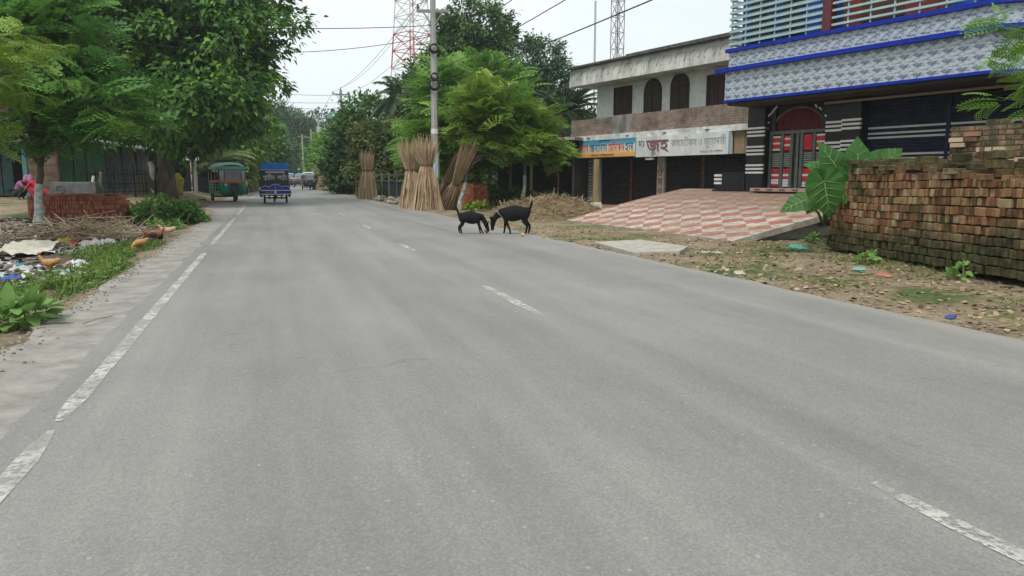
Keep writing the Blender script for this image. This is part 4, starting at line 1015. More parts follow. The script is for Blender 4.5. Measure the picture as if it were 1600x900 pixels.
P7 = at(872, 315, 29.5); P7.z = 0
tree('feathery_sapling', 'thin feathery sapling in front of the dark shed jute bundles', P7, 1.4, .03, [B(P7, 868, 250, 29.5, .45, .4, .35), B(P7, 880, 235, 29.5, .35, .4, .25)], 14, 8, .40, YL, 'feather', 67, csz=.2, limbs=4, shell=.2)
P8 = at(1690, 330, 9.5); P8.z = 0
tree('feathery_tree', 'feathery branch tips reaching in at the right edge over the mossy wall', P8, 2.2, .06,
     [B(P8, 1570, 150, 8.6, .32, .25, .10), B(P8, 1535, 108, 8.4, .22, .2, .06), B(P8, 1590, 35, 8.8, .25, .3, .2), B(P8, 1520, 135, 8.4, .16, .2, .05), B(P8, 1680, 120, 9, .6, .6, .6)], 60, 4, .36, leafmat('fresh_feather_leaves', [(.05,.13,.03), (.09,.2,.04), (.13,.27,.05), (.2,.33,.08)], .35), 'feather_hi', 68, csz=.16, limbs=14, shell=.2)
# background belt so no gap opens onto bare horizon
for i, (u, d_, h_, lab) in enumerate([(700, 75, 8, 'mid green tree in the rear belt behind the utility pole'), (790, 70, 8, 'mid green tree in the rear belt behind the dark shed'), (880, 66, 7, 'rear belt tree whose crown shows beside the brick building'), (620, 95, 7, 'hazy rear belt tree seen past the mango tree'), (20, 60, 9, 'rear belt tree behind the far left shops'), (-60, 45, 8, 'leftmost rear belt tree behind the shops'), (200, 70, 8, 'rear belt tree behind the corrugated shed')]):
    P = at(u, 285, d_); P.z = 0
    tree('broadleaf_tree', lab, P, h_*.5, .25, [(0, 0, h_*.15, 5.5, 2.5, h_*.22), (0, 0, h_*.62, 4.2, 4, h_*.4), (2.4, 0, h_*.45, 3, 3, h_*.36), (-2.6, .5, h_*.42, 3, 3, h_*.34)], 220, 75, .40, MID if i % 2 else DK, 'broad', 80+i, csz=.95, limbs=6)

# palms ----------------------------------------------------
def palm(name, label, P, H_, r_, nf, fl, lm, stiff=.5, seed=1, leaf_l=.55, bend=(0, 0), up=1.0):
    rg = np.random.default_rng(seed); root = thing(name, label, 'palm', P)
    f = MB(); pts = [Vector((bend[0]*q*q, bend[1]*q*q, H_*q-.1)) for q in np.linspace(0, 1, 8)]; f.path(pts, [r_*(1.25-.4*q) for q in np.linspace(0, 1, 8)], 8)
    f.build('trunk', bark, root, smooth=True); c = pts[-1]
    T = []; D_ = []; Nn = []; Sz = []; fr_ = MB()
    for k_ in range(nf):
        az = k_*2.4+rg.uniform(-.2, .2); el = rg.uniform(-.3, 1.15)*up
        d0 = Vector((cos(az)*cos(el), sin(az)*cos(el), sin(el))); side = Vector((-sin(az), cos(az), 0))
        pp = []; p = c.copy(); d = d0.copy(); L_ = fl*rg.uniform(.8, 1.1)
        for i in range(12):
            pp.append(p.copy()); p = p+d*L_/12; d = (d+Vector((0, 0, -.16*(1.2-stiff)))).normalized()
        fr_.path(pp, [.03*(1-.8*i/11) for i in range(12)], 4)
        for i in range(1, 12):
            for q in (0, .33, .66):
                if i == 11 and q > 0: continue
                b_ = pp[i].lerp(pp[min(11, i+1)], q)
                for s_ in (-1, 1):
                    dd = side*s_*(.9)+(pp[min(11, i+1)]-pp[i-1]).normalized()*.75+Vector((0, 0, -.45*(1.1-stiff)))
                    T.append(b_); D_.append(dd); Nn.append(Vector((0, 0, 1))+side*rg.uniform(-.4, .4)); Sz.append(leaf_l*(1-.5*abs(i/11-.4))*rg.uniform(.8, 1.1))
    fr_.build('frond_stems', mat('palm_stem', (.12,.14,.05)), root)
    LN = ([(0,0,0),(.5,.045,.01),(1,0,-.12),(.5,-.045,.01)], [(0,3,2),(0,2,1)])
    scatter('fronds', *LN, frames(np.array(D_, float), np.array(Nn, float), np.array(Sz)), np.array(T, float), lm, root)
P = P_(628, 56); palm('coconut_palm', 'coconut palm with drooping fronds below the lattice tower', P, at(634, 150, 56).z, .17, 22, 2.9, BL, .35, 3, .85)
P = P_(880, 38); palm('date_palm', 'dark date palm pressed against the left end of the brick building', P, 4.5, .2, 54, 2.7, leafmat('date_leaves', [(.015,.04,.022), (.03,.065,.035), (.045,.09,.045)]), .6, 4, .5, up=.9)
P = P_(335, 50); palm('coconut_palm', 'young palm with long pale fronds behind the warning sign', P, 2.2, .14, 14, 3.2, leafmat('pale_palm_leaves', [(.06,.11,.04), (.12,.17,.07), (.20,.24,.12)]), .4, 5, .8)

# bushes, weeds ----------------------------------------------
def bush(name, label, P, blobs, n, lsz, lm, seed=1, group=None, tmpl=WIDE, cat='bush', up=.5):
    rg = np.random.default_rng(seed); root = thing(name, label, cat, P, 0, group)
    bl = np.array(blobs, float); idx = rg.integers(len(bl), size=n)
    d = rg.normal(size=(n, 3)); d[:, 2] = abs(d[:, 2])*.9+d[:, 2]*.1; d /= np.linalg.norm(d, axis=1, keepdims=True)
    T = bl[idx, :3]+d*bl[idx, 3:6]*(.45+.55*rg.random((n, 1))**.6)
    T += .06*np.sin(T[:, [1, 2, 0]]*7)
    dr = d*.9+rg.normal(size=(n, 3))*.5; dr[:, 2] -= .1; nr = rg.normal(size=(n, 3))*.4+d*.4; nr[:, 2] += up+.4
    scatter('leaves', *tmpl, frames(dr, nr, lsz*rg.uniform(.6, 1.3, n)), T, lm, root)
    f = MB()
    for i in range(14):
        k_ = rg.integers(n); f.path([(bl[idx[k_], 0]*.7, bl[idx[k_], 1]*.7, -.05), tuple(T[k_]*[.8, .8, .5]), tuple(T[k_])], [.012, .009, .005], 5)
    f.build('stems', mat('weed_stem', (.12,.13,.05)), root); return root
PB = G(268, 358)
bush('roadside_bush', 'thick low green bush on the left verge between brick stack and shoulder', PB, [B(PB, 255, 340, 20.5, .75, .7, .62), B(PB, 285, 345, 20.5, .65, .6, .5), B(PB, 228, 340, 21.5, .45, .5, .42), B(PB, 305, 348, 21, .35, .4, .25), B(PB, 262, 358, 18.8, .4, .5, .2)], 2600, .125, leafmat('bush_leaves', [(.035,.09,.025), (.06,.14,.035), (.09,.19,.045), (.12,.23,.06)]), 5)
PP = G(38, 512, -.05)
bush('broad_leaf_weed', 'broad-leaved weed growing on the left edge closest to the camera', PP, [(0, 0, .02, .22, .22, .20), (-.10, .05, .03, .2, .2, .18)], 95, .19, leafmat('weed_leaves', [(.06,.13,.04), (.09,.18,.055), (.12,.23,.07), (.16,.28,.085)], .3, .2, 4), 6, tmpl=([(0,0,0),(.22,.20,.03),(.55,.27,.02),(.85,.13,-.05),(1,0,-.1),(.85,-.13,-.05),(.55,-.27,.02),(.22,-.20,.03),(.5,0,-.03)], [(0,8,1),(1,8,2),(2,8,3),(3,8,4),(0,7,8),(7,6,8),(6,5,8),(5,4,8)]), cat='plant', up=.9)
for i, (u, d_, w_, h_, lab) in enumerate([(765, 32, 1.6, .85, 'dark green creeper bush behind the straw mound, right of the leaning white trunk'), (800, 33, 1.4, .8, 'low bush between the leaning white trunk and the slender tree'), (850, 32, 1.5, .55, 'low dark bush in front of the dark shed'), (545, 62, 2.4, 1.6, 'vine-covered bush over the fence by the tin shack'), (625, 46, 2.2, 1.1, 'scrubby bush beside the single jute bundle'), (745, 27.5, .5, .3, 'small bright weed clump at the leaning white trunk')]):
    p = P_(u, d_); bush('roadside_bush', lab, p, [(0, 0, h_*.35, w_*.6, w_*.5, h_*.65), (w_*.45, .2, h_*.3, w_*.45, w_*.4, h_*.5), (-w_*.45, .1, h_*.3, w_*.45, w_*.4, h_*.5)], 1500 if w_ > 1 else 350, .13, MID if i != 5 else YL, 10+i)
# grass as uncountable cover
def cover(name, label, pts, lsz, lm, seed, tmpl, cat, upd=1.2, lie=0):
    rg = np.random.default_rng(seed); T = np.array(pts, float); n = len(T)
    dr = rg.normal(size=(n, 3)); dr[:, 2] = abs(dr[:, 2])*.4+upd if not lie else rg.normal(0, .18, n)
    nr = rg.normal(size=(n, 3))*(.9 if not lie else .25); nr[:, 2] += .3 if not lie else 1
    T0 = T[0].copy(); o = scatter(name, *tmpl, frames(dr, nr, lsz*rg.uniform(.5, 1.35, n)), T-T0, lm, None); o.location = T0
    return tag(o, label, cat, kind='stuff')
BLADE = ([(0,-.06,0),(0,.06,0),(.55,.045,.03),(1,0,-.12),(.55,-.045,.03)], [(0,4,2,1),(4,3,2)])
pts = []; rr = random.Random(3)
while len(pts) < 9500:
    y = rr.uniform(8.3, 16.5); c = -2.38-.16*sin(y*.9)-(.25 if 13 < y < 15 else 0); w_ = .30+.16*sin(y*1.3+1)+(.1 if 10 < y < 14 else 0)
    x = rr.gauss(c, w_*.65)
    if x > -1.95 or mn.noise(Vector((x*2.2, y*1.6, 1))) < -.12: continue
    pts.append((x, y, ground_h(x, y)-.01))
rgx = np.random.default_rng(5)
cover('weed_grass', 'bright green weeds and grass strip along the left shoulder', pts[:5200], .15, leafmat('grass_leaves', [(.05,.09,.025), (.08,.15,.035), (.12,.21,.05), (.17,.27,.07)], .3, .3, 3, k=1.0), 4, BLADE, 'grass', 1.0)
cover('creeping_weeds', 'small round-leaved creeping weeds among the grass on the left verge', [(x, y, z+rr.uniform(.0, .11)) for x, y, z in pts[5200:]], .055, MATS['grass_leaves'], 6, WIDE, 'weeds', .3, lie=1)
pts = []
while len(pts) < 5200:
    x = rr.uniform(5.6, 12.5); y = rr.uniform(3, 17)
    v_ = mn.noise(Vector((x*.8, y*.8, 3)))
    d_ = abs((x-8.7)); 
    if v_ < .12 or rr.random() > (.9 if abs(x-(8.55-(10-y)*.1)) < .6 else .35): continue
    pts.append((x, y, ground_h(x, y)-.005))
cover('verge_grass', 'thin weedy grass on the right verge in front of the long brick stack', pts, .085, leafmat('verge_leaves', [(.06,.09,.03), (.09,.14,.04), (.13,.18,.055)], .25, .3, 3), 8, BLADE, 'grass', .7)
for i, (u, v, n_, lab) in enumerate([(1355, 412, 55, 'small weed tuft at the foot of the long brick stack, left one'), (1505, 432, 40, 'small weed tuft at the foot of the long brick stack, right one'), (1268, 378, 60, 'yellowish broad weed between the ramp edge and the long brick stack')]):
    p = G(u, v); bush('weed_tuft', lab, p, [(0, 0, .02, .18, .16, .12)], n_, .085, MATS['weed_leaves'], 30+i, cat='plant')
# elephant ear
EL = leafmat('elephant_ear_leaf', [(.018,.065,.016), (.028,.095,.022), (.04,.125,.03), (.06,.16,.035)], .25, .3, 2, k=1.05)
EL.node_tree.nodes['Principled BSDF'].inputs['Roughness'].default_value = .38
PE = G(1292, 362); pe = thing('elephant_ear_plant', 'elephant ear plant with huge heart-shaped leaves at the left end of the long brick stack', 'plant', PE)
def heart(n=32):
    A_ = [0, .22, .55, 1.0, 1.5, 2.0, 2.45, 2.8, pi]; R_ = [.92, .74, .60, .52, .47, .46, .46, .34, .07]; pts = []
    for i in range(n):
        a_ = 2*pi*i/n; r_ = float(np.interp(min(a_, 2*pi-a_), A_, R_)); pts.append((r_*cos(a_), r_*sin(a_)))
    return pts
hp = heart()
def ear(u, v, d_, size, dirn, nrm_, i):
    C0 = at(u, v, d_)-PE; x = Vector(dirn).normalized(); z = Vector(nrm_); z = (z-x*z.dot(x)).normalized(); y = z.cross(x)
    if abs(x.x) > 2: return
    f = MB(); ring = []
    lv = [(0.0, 0.0)]
    rings = 4
    vs = [Vector((0, 0, 0))]
    for q in range(1, rings+1):
        s_ = q/rings
        for k_, (a_, b_) in enumerate(hp):
            px = a_*s_; py = b_*s_
            h_ = -.22*px*px*(px > 0)-.25*py*py+.16*abs(py)+.020*cos(k_*pi/2)*s_+.03*sin(k_*1.9+i)*s_**3
            vs.append(Vector((px, py, h_)))
    W_ = [C0+(x*p.x+y*p.y+z*p.z)*size for p in vs]
    n_ = len(hp); fs_ = []
    for k_ in range(n_): fs_.append((0, 1+k_, 1+(k_+1) % n_))
    for q in range(rings-1):
        for k_ in range(n_): a_ = 1+q*n_; fs_.append((a_+k_, a_+(k_+1) % n_, a_+n_+(k_+1) % n_, a_+n_+k_))
    f.add(W_, fs_); lf = f.build('leaf', EL, pe, smooth=True)
    g_ = MB(); 
    g_.path([C0+z*.01, C0+(x*.35-z*.027)*size+z*.01, C0+(x*.65-z*.092)*size+z*.008, C0+(x*.9-z*.178)*size+z*.006], [.010, .008, .005, .003], 5)
    for s_ in (-1, 1):
        for a_, l_ in ((-.05, .40), (.12, .38), (.30, .32), (.48, .24), (.64, .14)):
            pp = []
            for q in (0, .5, 1): px, py = a_+.16*q, l_*q; pp.append(C0+(x*px+y*py*s_+z*(-.22*px*px*(px > 0)-.25*py*py+.16*abs(py)))*size+z*.008)
            g_.path(pp, [.005, .004, .002], 4)
    g_.build('vein', mat('pale_leaf_vein', (.20,.30,.12)), lf)
    g_ = MB(); mid = C0*.5+Vector((0, 0, .12)); g_.path([(0, 0, -.05), mid, C0], [.035, .026, .013], 6); g_.build('stem', mat('plant_stem', (.12,.22,.07), (.08,.15,.05)), pe, smooth=True)
Rv = _R; Tc = Vector((-sin(YAW), -cos(YAW), 0)); UZ = Vector((0, 0, 1))
for i, (u, v, d_, s_, dx, dz, nx_, nz_, nt_) in enumerate([
    (1312, 272, 12.6, .70, -.5, .85, .3, .25, .9), (1338, 276, 12.3, .72, .05, 1.0, .1, .15, 1.0), (1368, 268, 12.45, .66, .75, .66, -.1, .2, 1.0), (1352, 278, 12.4, .66, .95, .12, -.2, .6, .7),
    (1288, 286, 11.6, .62, .25, -.95, -.2, .15, 1.0), (1258, 314, 11.9, .46, -.8, -.25, -.2, .8, .6), (1290, 268, 12.9, .42, -.75, .35, .1, .5, .8), (1318, 300, 12.0, .42, .7, -.55, .2, .5, .8), (1278, 305, 12.2, .38, -.4, -.8, 0, .3, .9)]):
    ear(u, v, d_, s_, Rv*dx+UZ*dz, Rv*nx_+UZ*nz_+Tc*nt_, i)
# straw and soil mound
def mound(name, label, P, D, Lx, Ly, H_, m, seed=1, cat='mound', n=36, lump=.22):
    D = D.normalized(); ang = math.atan2(D.y, D.x); root = thing(name, label, cat, P, ang); f = MB()
    for j in range(n+1):
        for i in range(n+1):
            x = -1+2*i/n; y = -1+2*j/n; r2 = min(1, math.sqrt(x*x+y*y)); h_ = max(0, cos(r2*pi/2))**.42
            nz_ = mn.noise(Vector((x*2.6+seed, y*2.6, seed)))*.5+mn.noise(Vector((x*7, y*7, seed)))*.2
            f.v.append((x*Lx, y*Ly, H_*h_*(1+nz_*lump*3)-.05))
    for j in range(n):
        for i in range(n): k_ = j*(n+1)+i; f.f.append((k_, k_+1, k_+n+2, k_+n+1))
    f.build('heap', m, root, smooth=True); return root, ang
strawm = mat('straw_soil', (.20,.145,.08), (.11,.08,.045), 9, .95, bump=1.0, c3=(.25,.19,.11))
PMo = at(858, 335, 23.4); PMo.z = 0
mo, ang = mound('straw_mound', 'broad brown mound of straw and earth in front of the brick building', PMo, at(920, 330, 22.6)-at(790, 330, 24.2), 1.75, 1.9, .62, strawm, 2)
straw = palette('straw_stalks', [(.10,.07,.04), (.18,.13,.075), (.26,.20,.115), (.36,.285,.17)], .9, .2, 3)
rg = np.random.default_rng(9); n = 3800
xy = rg.uniform(-1, 1, (n, 2)); xy = xy[np.linalg.norm(xy, axis=1) < 1]; r2 = np.linalg.norm(xy, axis=1)
zz = np.array([.62*max(0, cos(q*pi/2))**.42*(1+(mn.noise(Vector((a*2.6+2, b_*2.6, 2)))*.5+mn.noise(Vector((a*7, b_*7, 2)))*.2)*.66)-.03 for q, a, b_ in zip(r2, xy[:, 0], xy[:, 1])])
T = np.stack([xy[:, 0]*1.75, xy[:, 1]*1.9, zz], 1); dr = rg.normal(size=T.shape)*[1, 1, .35]; nr = rg.normal(size=T.shape)*.4; nr[:, 2] += 1
STK = ([(0,-.035,0),(1,-.03,.0),(1,.03,.0),(0,.035,0)], [(0,1,2,3)])
o = scatter('straw_cover', *STK, frames(dr, nr, .22*rg.uniform(.5, 1.3, len(T))), T, straw, mo)
# ================================================================ left side buildings and fences
LZ = .33
def face_cam(u, d_): p = at(u, 285, d_); return p
darkin = mat('dark_interior', (.02,.02,.02), (.01,.01,.01), 3, .9)
tinm = lambda nm, c1, c2: mat(nm, c1, c2, 5, .6, stretch=(1,1,.15), lo=.3, hi=.7)
def corr(f, x0, x1, y, z0, z1, p=.09, a_=.022):
    pr = []; k = int((x1-x0)/p*4)
    top = [(x0+(x1-x0)*i/k, y+a_*sin(2*pi*i/4)) for i in range(k+1)]
    n_ = len(f.v)
    for x, yy in top: f.v += [(x, yy, z0), (x, yy, z1)]
    for i in range(k): f.f.append((n_+2*i, n_+2*i+2, n_+2*i+3, n_+2*i+1))
def root_at(name, label, cat, u0, u1, d0, d1, z=LZ, group=None):
    A, Bv = at(u0, 285, d0), at(u1, 285, d1); A.z = Bv.z = z; D = Bv-A; return thing(name, label, cat, A, math.atan2(D.y, D.x), group), D.length
# far-left shop with dark open front and teal posts
s1, w1 = root_at('roadside_shop', 'dark open-fronted shop with teal posts at the far left', 'shop', -130, 44, 30.5, 33)
f = MB(); f.b2(0, w1, .9, 3, 0, 2.5); f.build('interior_wall', darkin, s1)
f = MB(); f.b2(-.2, w1+.1, -.3, 3, 2.42, 2.55); f.build('roof', mat('old_tin_roof', (.20,.17,.14), (.10,.085,.07), 3, .8), s1)
teal = mat('teal_paint', (.10,.30,.34), (.05,.18,.21), 5, .6)
f = MB(); f.b2(w1-.16, w1, -.06, .06, 0, 2.42); f.build('post', teal, s1)
for i in range(9):
    f = MB(); x = w1-.9-.42*i; f.b2(x, x+.38, .1+.03*(i % 2), .14+.03*(i % 2), .1, 2.3); f.build('shutter_plank', mat('dark_teal_plank', (.035,.075,.07), (.015,.035,.035), 4, .7), s1)
f = MB(); f.b2(0, w1+.4, -1.2, 1, -.35, .02); f.build('plinth', MATS['old_concrete'], s1)
# brick wall house with plaster top
s2, w2 = root_at('brick_house', 'narrow brick house front with a white upper corner left of the green tin shed', 'house', 45, 93, 33, 33.6)
f = MB(); f.b2(0, w2, 0, 4, 0, 2.55); f.build('brick_front', brickmat('sooty_brick', (.22,.15,.11), (.15,.10,.075), (.16,.14,.12)), s2)
f = MB(); f.b2(.55, w2+.15, -.1, 4, 2.552, 3.35); uw = f.build('upper_wall', mat('grubby_white', (.50,.50,.47), (.28,.28,.26), 2, .9), s2)
f = MB(); f.b2(.75, 1.2, -.115, -.101, 2.62, 3.2); f.build('window', darkin, uw)
f = MB(); f.b2(w2-.06, w2+.01, -.02, .0, .1, 2.5); f.build('rust_edge', rust, s2)
# tall brick building behind, upper left
s3, w3 = root_at('brick_building', 'tall unfinished brick building behind the trees at the upper left corner', 'building', -120, 24, 37, 40)
f = MB(); f.b2(0, w3, 0, 5, 0, 11); f.build('brick_wall', MATS['sooty_brick'], s3)
f = MB(); f.b2(-.2, w3+.6, -.5, 5, 3.0, 3.15); f.b2(-.2, w3+.3, -.3, 5, 7.0, 7.15); f.build('floor_slab', MATS['old_concrete'], s3)
s3b, w3b = root_at('pale_house', 'pale two storey house glimpsed through the crowns on the left', 'house', 30, 110, 48, 50)
f = MB(); f.b2(0, w3b, 0, 5, 0, 6.6); pw = f.build('wall', mat('pale_wash', (.55,.55,.53), (.40,.40,.38), 2, .9), s3b)
f = MB(); f.b2(-.3, w3b+.3, -.5, 5, 6.601, 6.8); f.build('roof', MATS['old_concrete'], s3b)
for x in (.6, 2.2):
    f = MB(); f.b2(x, x+.7, -.02, -.001, 4.2, 5.3); f.build('window', darkin, pw)
# green tin shed
s4, w4 = root_at('green_tin_shed', 'shed clad in green corrugated tin behind the grey concrete tank', 'shed', 94, 166, 34.5, 37)
f = MB(); corr(f, 0, w4, 0, 0, 2.5, .16, .02); f.build('green_tin_wall', tinm('green_tin', (.055,.20,.09), (.03,.12,.055)), s4)
f = MB(); f.b2(.75, .80, -.05, -.03, 0, 2.5); f.b2(1.45, 1.5, -.05, -.03, 0, 2.5); f.build('batten', wood, s4)
f = MB(); f.box((w4/2, .8, 2.72), (w4+.6, 2.4, .05), Matrix.Rotation(rad(10), 3, 'X')); f.build('roof', MATS['old_tin_roof'], s4)
# corrugated grey shed
s5, w5 = root_at('corrugated_shed', 'grey corrugated tin shed behind the spiked iron fence', 'shed', 160, 236, 38, 40)
f = MB(); corr(f, .1, w5, 0, .3, 2.35, .10, .03); f.build('tin_wall', mat('grey_tin', (.36,.38,.38), (.17,.18,.18), 12, .45, metal=.3, stretch=(1,1,.08)), s5)
f = MB(); f.box((w5/2-.2, .5, 2.62), (w5+1.2, 2.4, .05), Matrix.Rotation(rad(9), 3, 'X') @ Matrix.Rotation(rad(6), 3, 'Y')); f.build('roof', mat('pale_tin_roof', (.40,.42,.43), (.25,.26,.27), 4, .5), s5)
f = MB(); f.b2(0, w5, -.02, .5, 0, .299); f.build('footing', MATS['old_concrete'], s5)
for i, x in enumerate((.9, 1.7, 2.35)):
    f = MB(); f.tube((x, -.35, 0), (x-.1*i, -.3, 2.6), .04, n=6); f.build('bamboo_post', wood, s5)
# grey concrete trough
s6, w6 = root_at('concrete_tank', 'dark grey cast concrete tank standing behind the low red brick stack', 'tank', 78, 149, 27.5, 28)
f = MB(); f.b2(0, w6, 0, .8, -.1, .72); f.build('tank_wall', mat('dark_cast_concrete', (.12,.13,.13), (.055,.06,.06), 4, .9, bump=.4), s6, bevel=.02)
f = MB(); f.torus((.3, -.005, .45), .14, .025, 'y', 20, 5); f.build('ring_mould', MATS['dark_cast_concrete'], s6)
# iron spiked fence + bamboo
s7, w7 = root_at('iron_fence', 'black spiked iron fence between the concrete tank and the big tree', 'fence', 126, 246, 29, 34)
f = MB(); k = int(w7/.115)
for i in range(k):
    x = i*w7/k; h_ = 1.15+(.14 if x < 1.0 else 0)+rnd.uniform(-.04, .05)
    f.tube((x, rnd.uniform(-.02, .02), .1), (x+rnd.uniform(-.03, .03), 0, h_), .012, n=4); f.tube((x, 0, h_), (x, 0, h_+.1), .02, .002, n=4)
f.build('bars', plain('black_iron', (.015,.015,.016), .5), s7)
f = MB()
for z in (.28, .62, 1.0): f.b2(0, w7, -.015, .015, z, z+.035)
f.build('rails', MATS['black_iron'], s7)
f = MB()
for x in (.9, 2.0, 3.4, w7-.1): f.tube((x, .03, -.1), (x, .03, 1.45), .035, n=6)
f.build('posts', MATS['black_iron'], s7)
s7b, w7b = root_at('bamboo_fence', 'rough bamboo stick fence against the big trunk', 'fence', 212, 250, 33, 34.5)
f = MB()
for i in range(26):
    x = i*w7b/26; f.tube((x, rnd.uniform(-.05, .05), 0), (x+rnd.uniform(-.06, .06), .02, rnd.uniform(.75, 1.15)), .016, n=5)
f.build('sticks', palette('bamboo_sticks', [(.10,.08,.05), (.20,.16,.10), (.28,.22,.14)], .9), s7b)
# pale cement stumps
for i, (u, d_, h_, lab) in enumerate([(146, 28.6, .95, 'crooked pale stump beside the concrete tank, left one'), (158, 28.9, 1.1, 'crooked pale stump beside the concrete tank, right one')]):
    p = at(u, 285, d_); p.z = LZ; f = MB(); f.path([(0, 0, -.2), (.03, 0, .3), (-.03, .02, .7), (.02, 0, h_)], [.08, .06, .065, .05], 7); tag(f.build('stump', MATS['grey_bark'] if i else mat('pale_lime', (.42,.42,.36), (.22,.22,.18), 7, .9), None, True, loc=p), lab, 'stump')
p = at(236, 285, 33.2); p.z = LZ
f = MB(); f.path([(0, 0, -.2), (.05, 0, .8), (-.08, .02, 1.6), (.1, 0, 2.4)], [.13, .10, .09, .06], 8); t_ = thing('small_tree_trunk', 'thin dark trunk with a white rag tied to it just left of the big trunk', 'tree', p); f.build('trunk', bark, t_, smooth=True)
f = MB(); f.path([(.03, -.05, 1.55), (.1, -.16, 1.35), (.08, -.14, 1.0), (.12, -.12, .75)], [.10, .13, .10, .04], 7); f.build('rag', mat('grubby_rag', (.55,.55,.55), (.35,.35,.35)), t_, smooth=True)
p = at(277, 285, 35.5); p.z = LZ+.2
f = MB(); f.path([(0, 0, .9), (.1, -.03, .6), (-.02, 0, .25), (.06, 0, -.2)], [.06, .22, .26, .18], 9); tag(f.build('yellow_cloth', mat('yellow_cloth', (.50,.42,.05), (.30,.26,.04), 5, .9), None, True, loc=p), 'faded yellow cloth hanging just right of the big trunk', 'cloth')
# warning sign
sg, _ = root_at('warning_sign', 'red bordered triangular warning sign with a white plate below it on the left roadside', 'road sign', 302, 314, 43, 43, z=.15)
sg.rotation_euler.z = rad(-10)
f = MB(); f.tube((-.08, 0, -.1), (-.08, 0, 2.9), .035, n=8); f.build('post', mat('red_white_post', (.5,.48,.45), (.35,.1,.08), 2, .6, stretch=(.1,.1,1), lo=.48, hi=.52), sg)
f = MB(); f.prism([(-.38, 2.35), (.32, 2.35), (-.03, 2.92)], -.07, -.05); tri = f.build('triangle_plate', plain('sign_red', (.30,.035,.035), .6), sg)
f = MB(); f.prism([(-.22, 2.44), (.16, 2.44), (-.03, 2.76)], -.078, -.0701); f.build('triangle_face', plain('sign_white', (.6,.6,.6), .5), tri)
f = MB(); f.b2(-.14, .02, -.084, -.0781, 2.5, 2.6); f.b2(-.10, .04, -.084, -.0781, 2.601, 2.64); f.build('warning_symbol', plain('sign_black', (.02,.02,.02)), tri)
f = MB(); f.b2(-.46, .40, -.07, -.05, 2.05, 2.29); pl_ = f.build('text_plate', plain('sign_white', (.6,.6,.6), .5), sg)
text('plate_text', 'ধীরে চলুন', .16, MATS['sign_black'], pl_, Matrix.Translation((-.40, -.071, 2.12)) @ rotX(pi/2), width=.74, extrude=.002)
f = MB(); f.tube((.10, .3, -.1), (.12, .3, 2.2), .11, .10, n=9); tag(f.build('concrete_post', pc, None, loc=sg.location), 'stout pale concrete post standing right behind the warning sign', 'post')
# wall and stall past the sign
s8, w8 = root_at('tarred_wall', 'low black wall behind the warning sign left of the parked green rickshaw', 'wall', 284, 334, 46, 50, z=.1)
f = MB(); f.b2(0, w8, 0, .2, 0, 1.15); f.build('wall_face', mat('tar_black', (.03,.035,.04), (.015,.017,.02), 3, .8), s8)
s9, w9 = root_at('bamboo_stall', 'rickety bamboo stall frame behind the black wall', 'stall', 284, 332, 50, 52, z=.1)
f = MB()
for i in range(6): f.tube((i*w9/5, 0, 0), (i*w9/5+rnd.uniform(-.1, .1), .1, 2.3), .05, n=6)
for z in (.9, 1.5, 2.2): f.tube((0, -.05, z), (w9, -.05, z+.05), .045, n=6)
f.build('poles', palette('stall_poles', [(.16,.12,.08), (.30,.25,.18), (.38,.33,.25)], .9), s9)
f = MB(); f.b2(0, w9*.55, .1, .14, 1.2, 2.2); f.build('back_panel', darkin, s9)
f = MB(); f.box((w9/2, .3, 2.4), (w9+.4, 1.8, .06), Matrix.Rotation(rad(7), 3, 'X')); f.build('thatch', MATS['old_tin_roof'], s9)
f = MB().b2(0, 1.9, 0, .35, -.1, .09); pk = at(258, 312, 37.5); pk.z = .05
tag(f.build('culvert_edge', MATS['dark_cast_concrete'], None, loc=pk, bevel=.02), 'low dark culvert kerb in the dirt left of the green rickshaw', 'kerb')
# right side: shed behind the feathery trees, fences, shack
s10, w10 = root_at('dark_shed', 'dark open-sided storage shed behind the feathery trees on the right', 'shed', 742, 897, 36, 33.5, z=0)
f = MB(); f.b2(0, w10, 2.2, 2.3, 0, 3.0); f.b2(w10-.1, w10, 0, 2.2, 0, 3.0); f.build('back_wall', mat('sooty_wall', (.05,.045,.04), (.025,.022,.02), 2, .95), s10)
f = MB(); f.b2(-.3, w10+.3, -.7, 3, 2.85, 2.98); f.build('roof', MATS['old_concrete'], s10)
for i, x in enumerate((.9, 2.0, 3.1)):
    f = MB(); f.tube((x, -.1, 0), (x+.02, -.1, 2.85), .075, n=7); f.build('post', mat('pale_shed_post', (.36,.30,.20), (.20,.17,.12), 5, .9, stretch=(1,1,.3)), s10)
s11, w11 = root_at('tin_shack', 'low shack with pale tin roof beside the vine-covered bush in the distance', 'shack', 524, 552, 66, 62, z=0)
f = MB(); f.b2(0, w11, 1.2, 1.3, 0, 1.6); f.build('back_wall', MATS['sooty_wall'], s11)
f = MB(); f.box((w11/2, .5, 1.85), (w11+.5, 2.6, .06), Matrix.Rotation(rad(12), 3, 'X')); f.build('roof', MATS['pale_tin_roof'], s11)
for x in (.1, w11/2, w11-.1):
    f = MB(); f.tube((x, -.5, 0), (x, -.5, 1.6), .07, n=6); f.build('post', MATS['pale_shed_post'], s11)
s12, w12 = root_at('mesh_fence', 'dark wire and net fence behind the jute bundles on the right', 'fence', 556, 690, 50, 38, z=0)
f = MB(); f.b2(0, w12, .02, .05, .05, .95); f.build('net_panel', mat('dark_net', (.035,.045,.05), (.015,.02,.02), 9, .9), s12)
f = MB()
for i in range(12): f.tube((i*w12/11, 0, 0), (i*w12/11, 0, 1.5), .04, n=6)
for z in (1.0, 1.35): f.tube((0, -.03, z), (w12, -.03, z+.04), .025, n=5)
f.build('posts', palette('fence_posts', [(.10,.10,.09), (.2,.19,.17)], .9), s12)
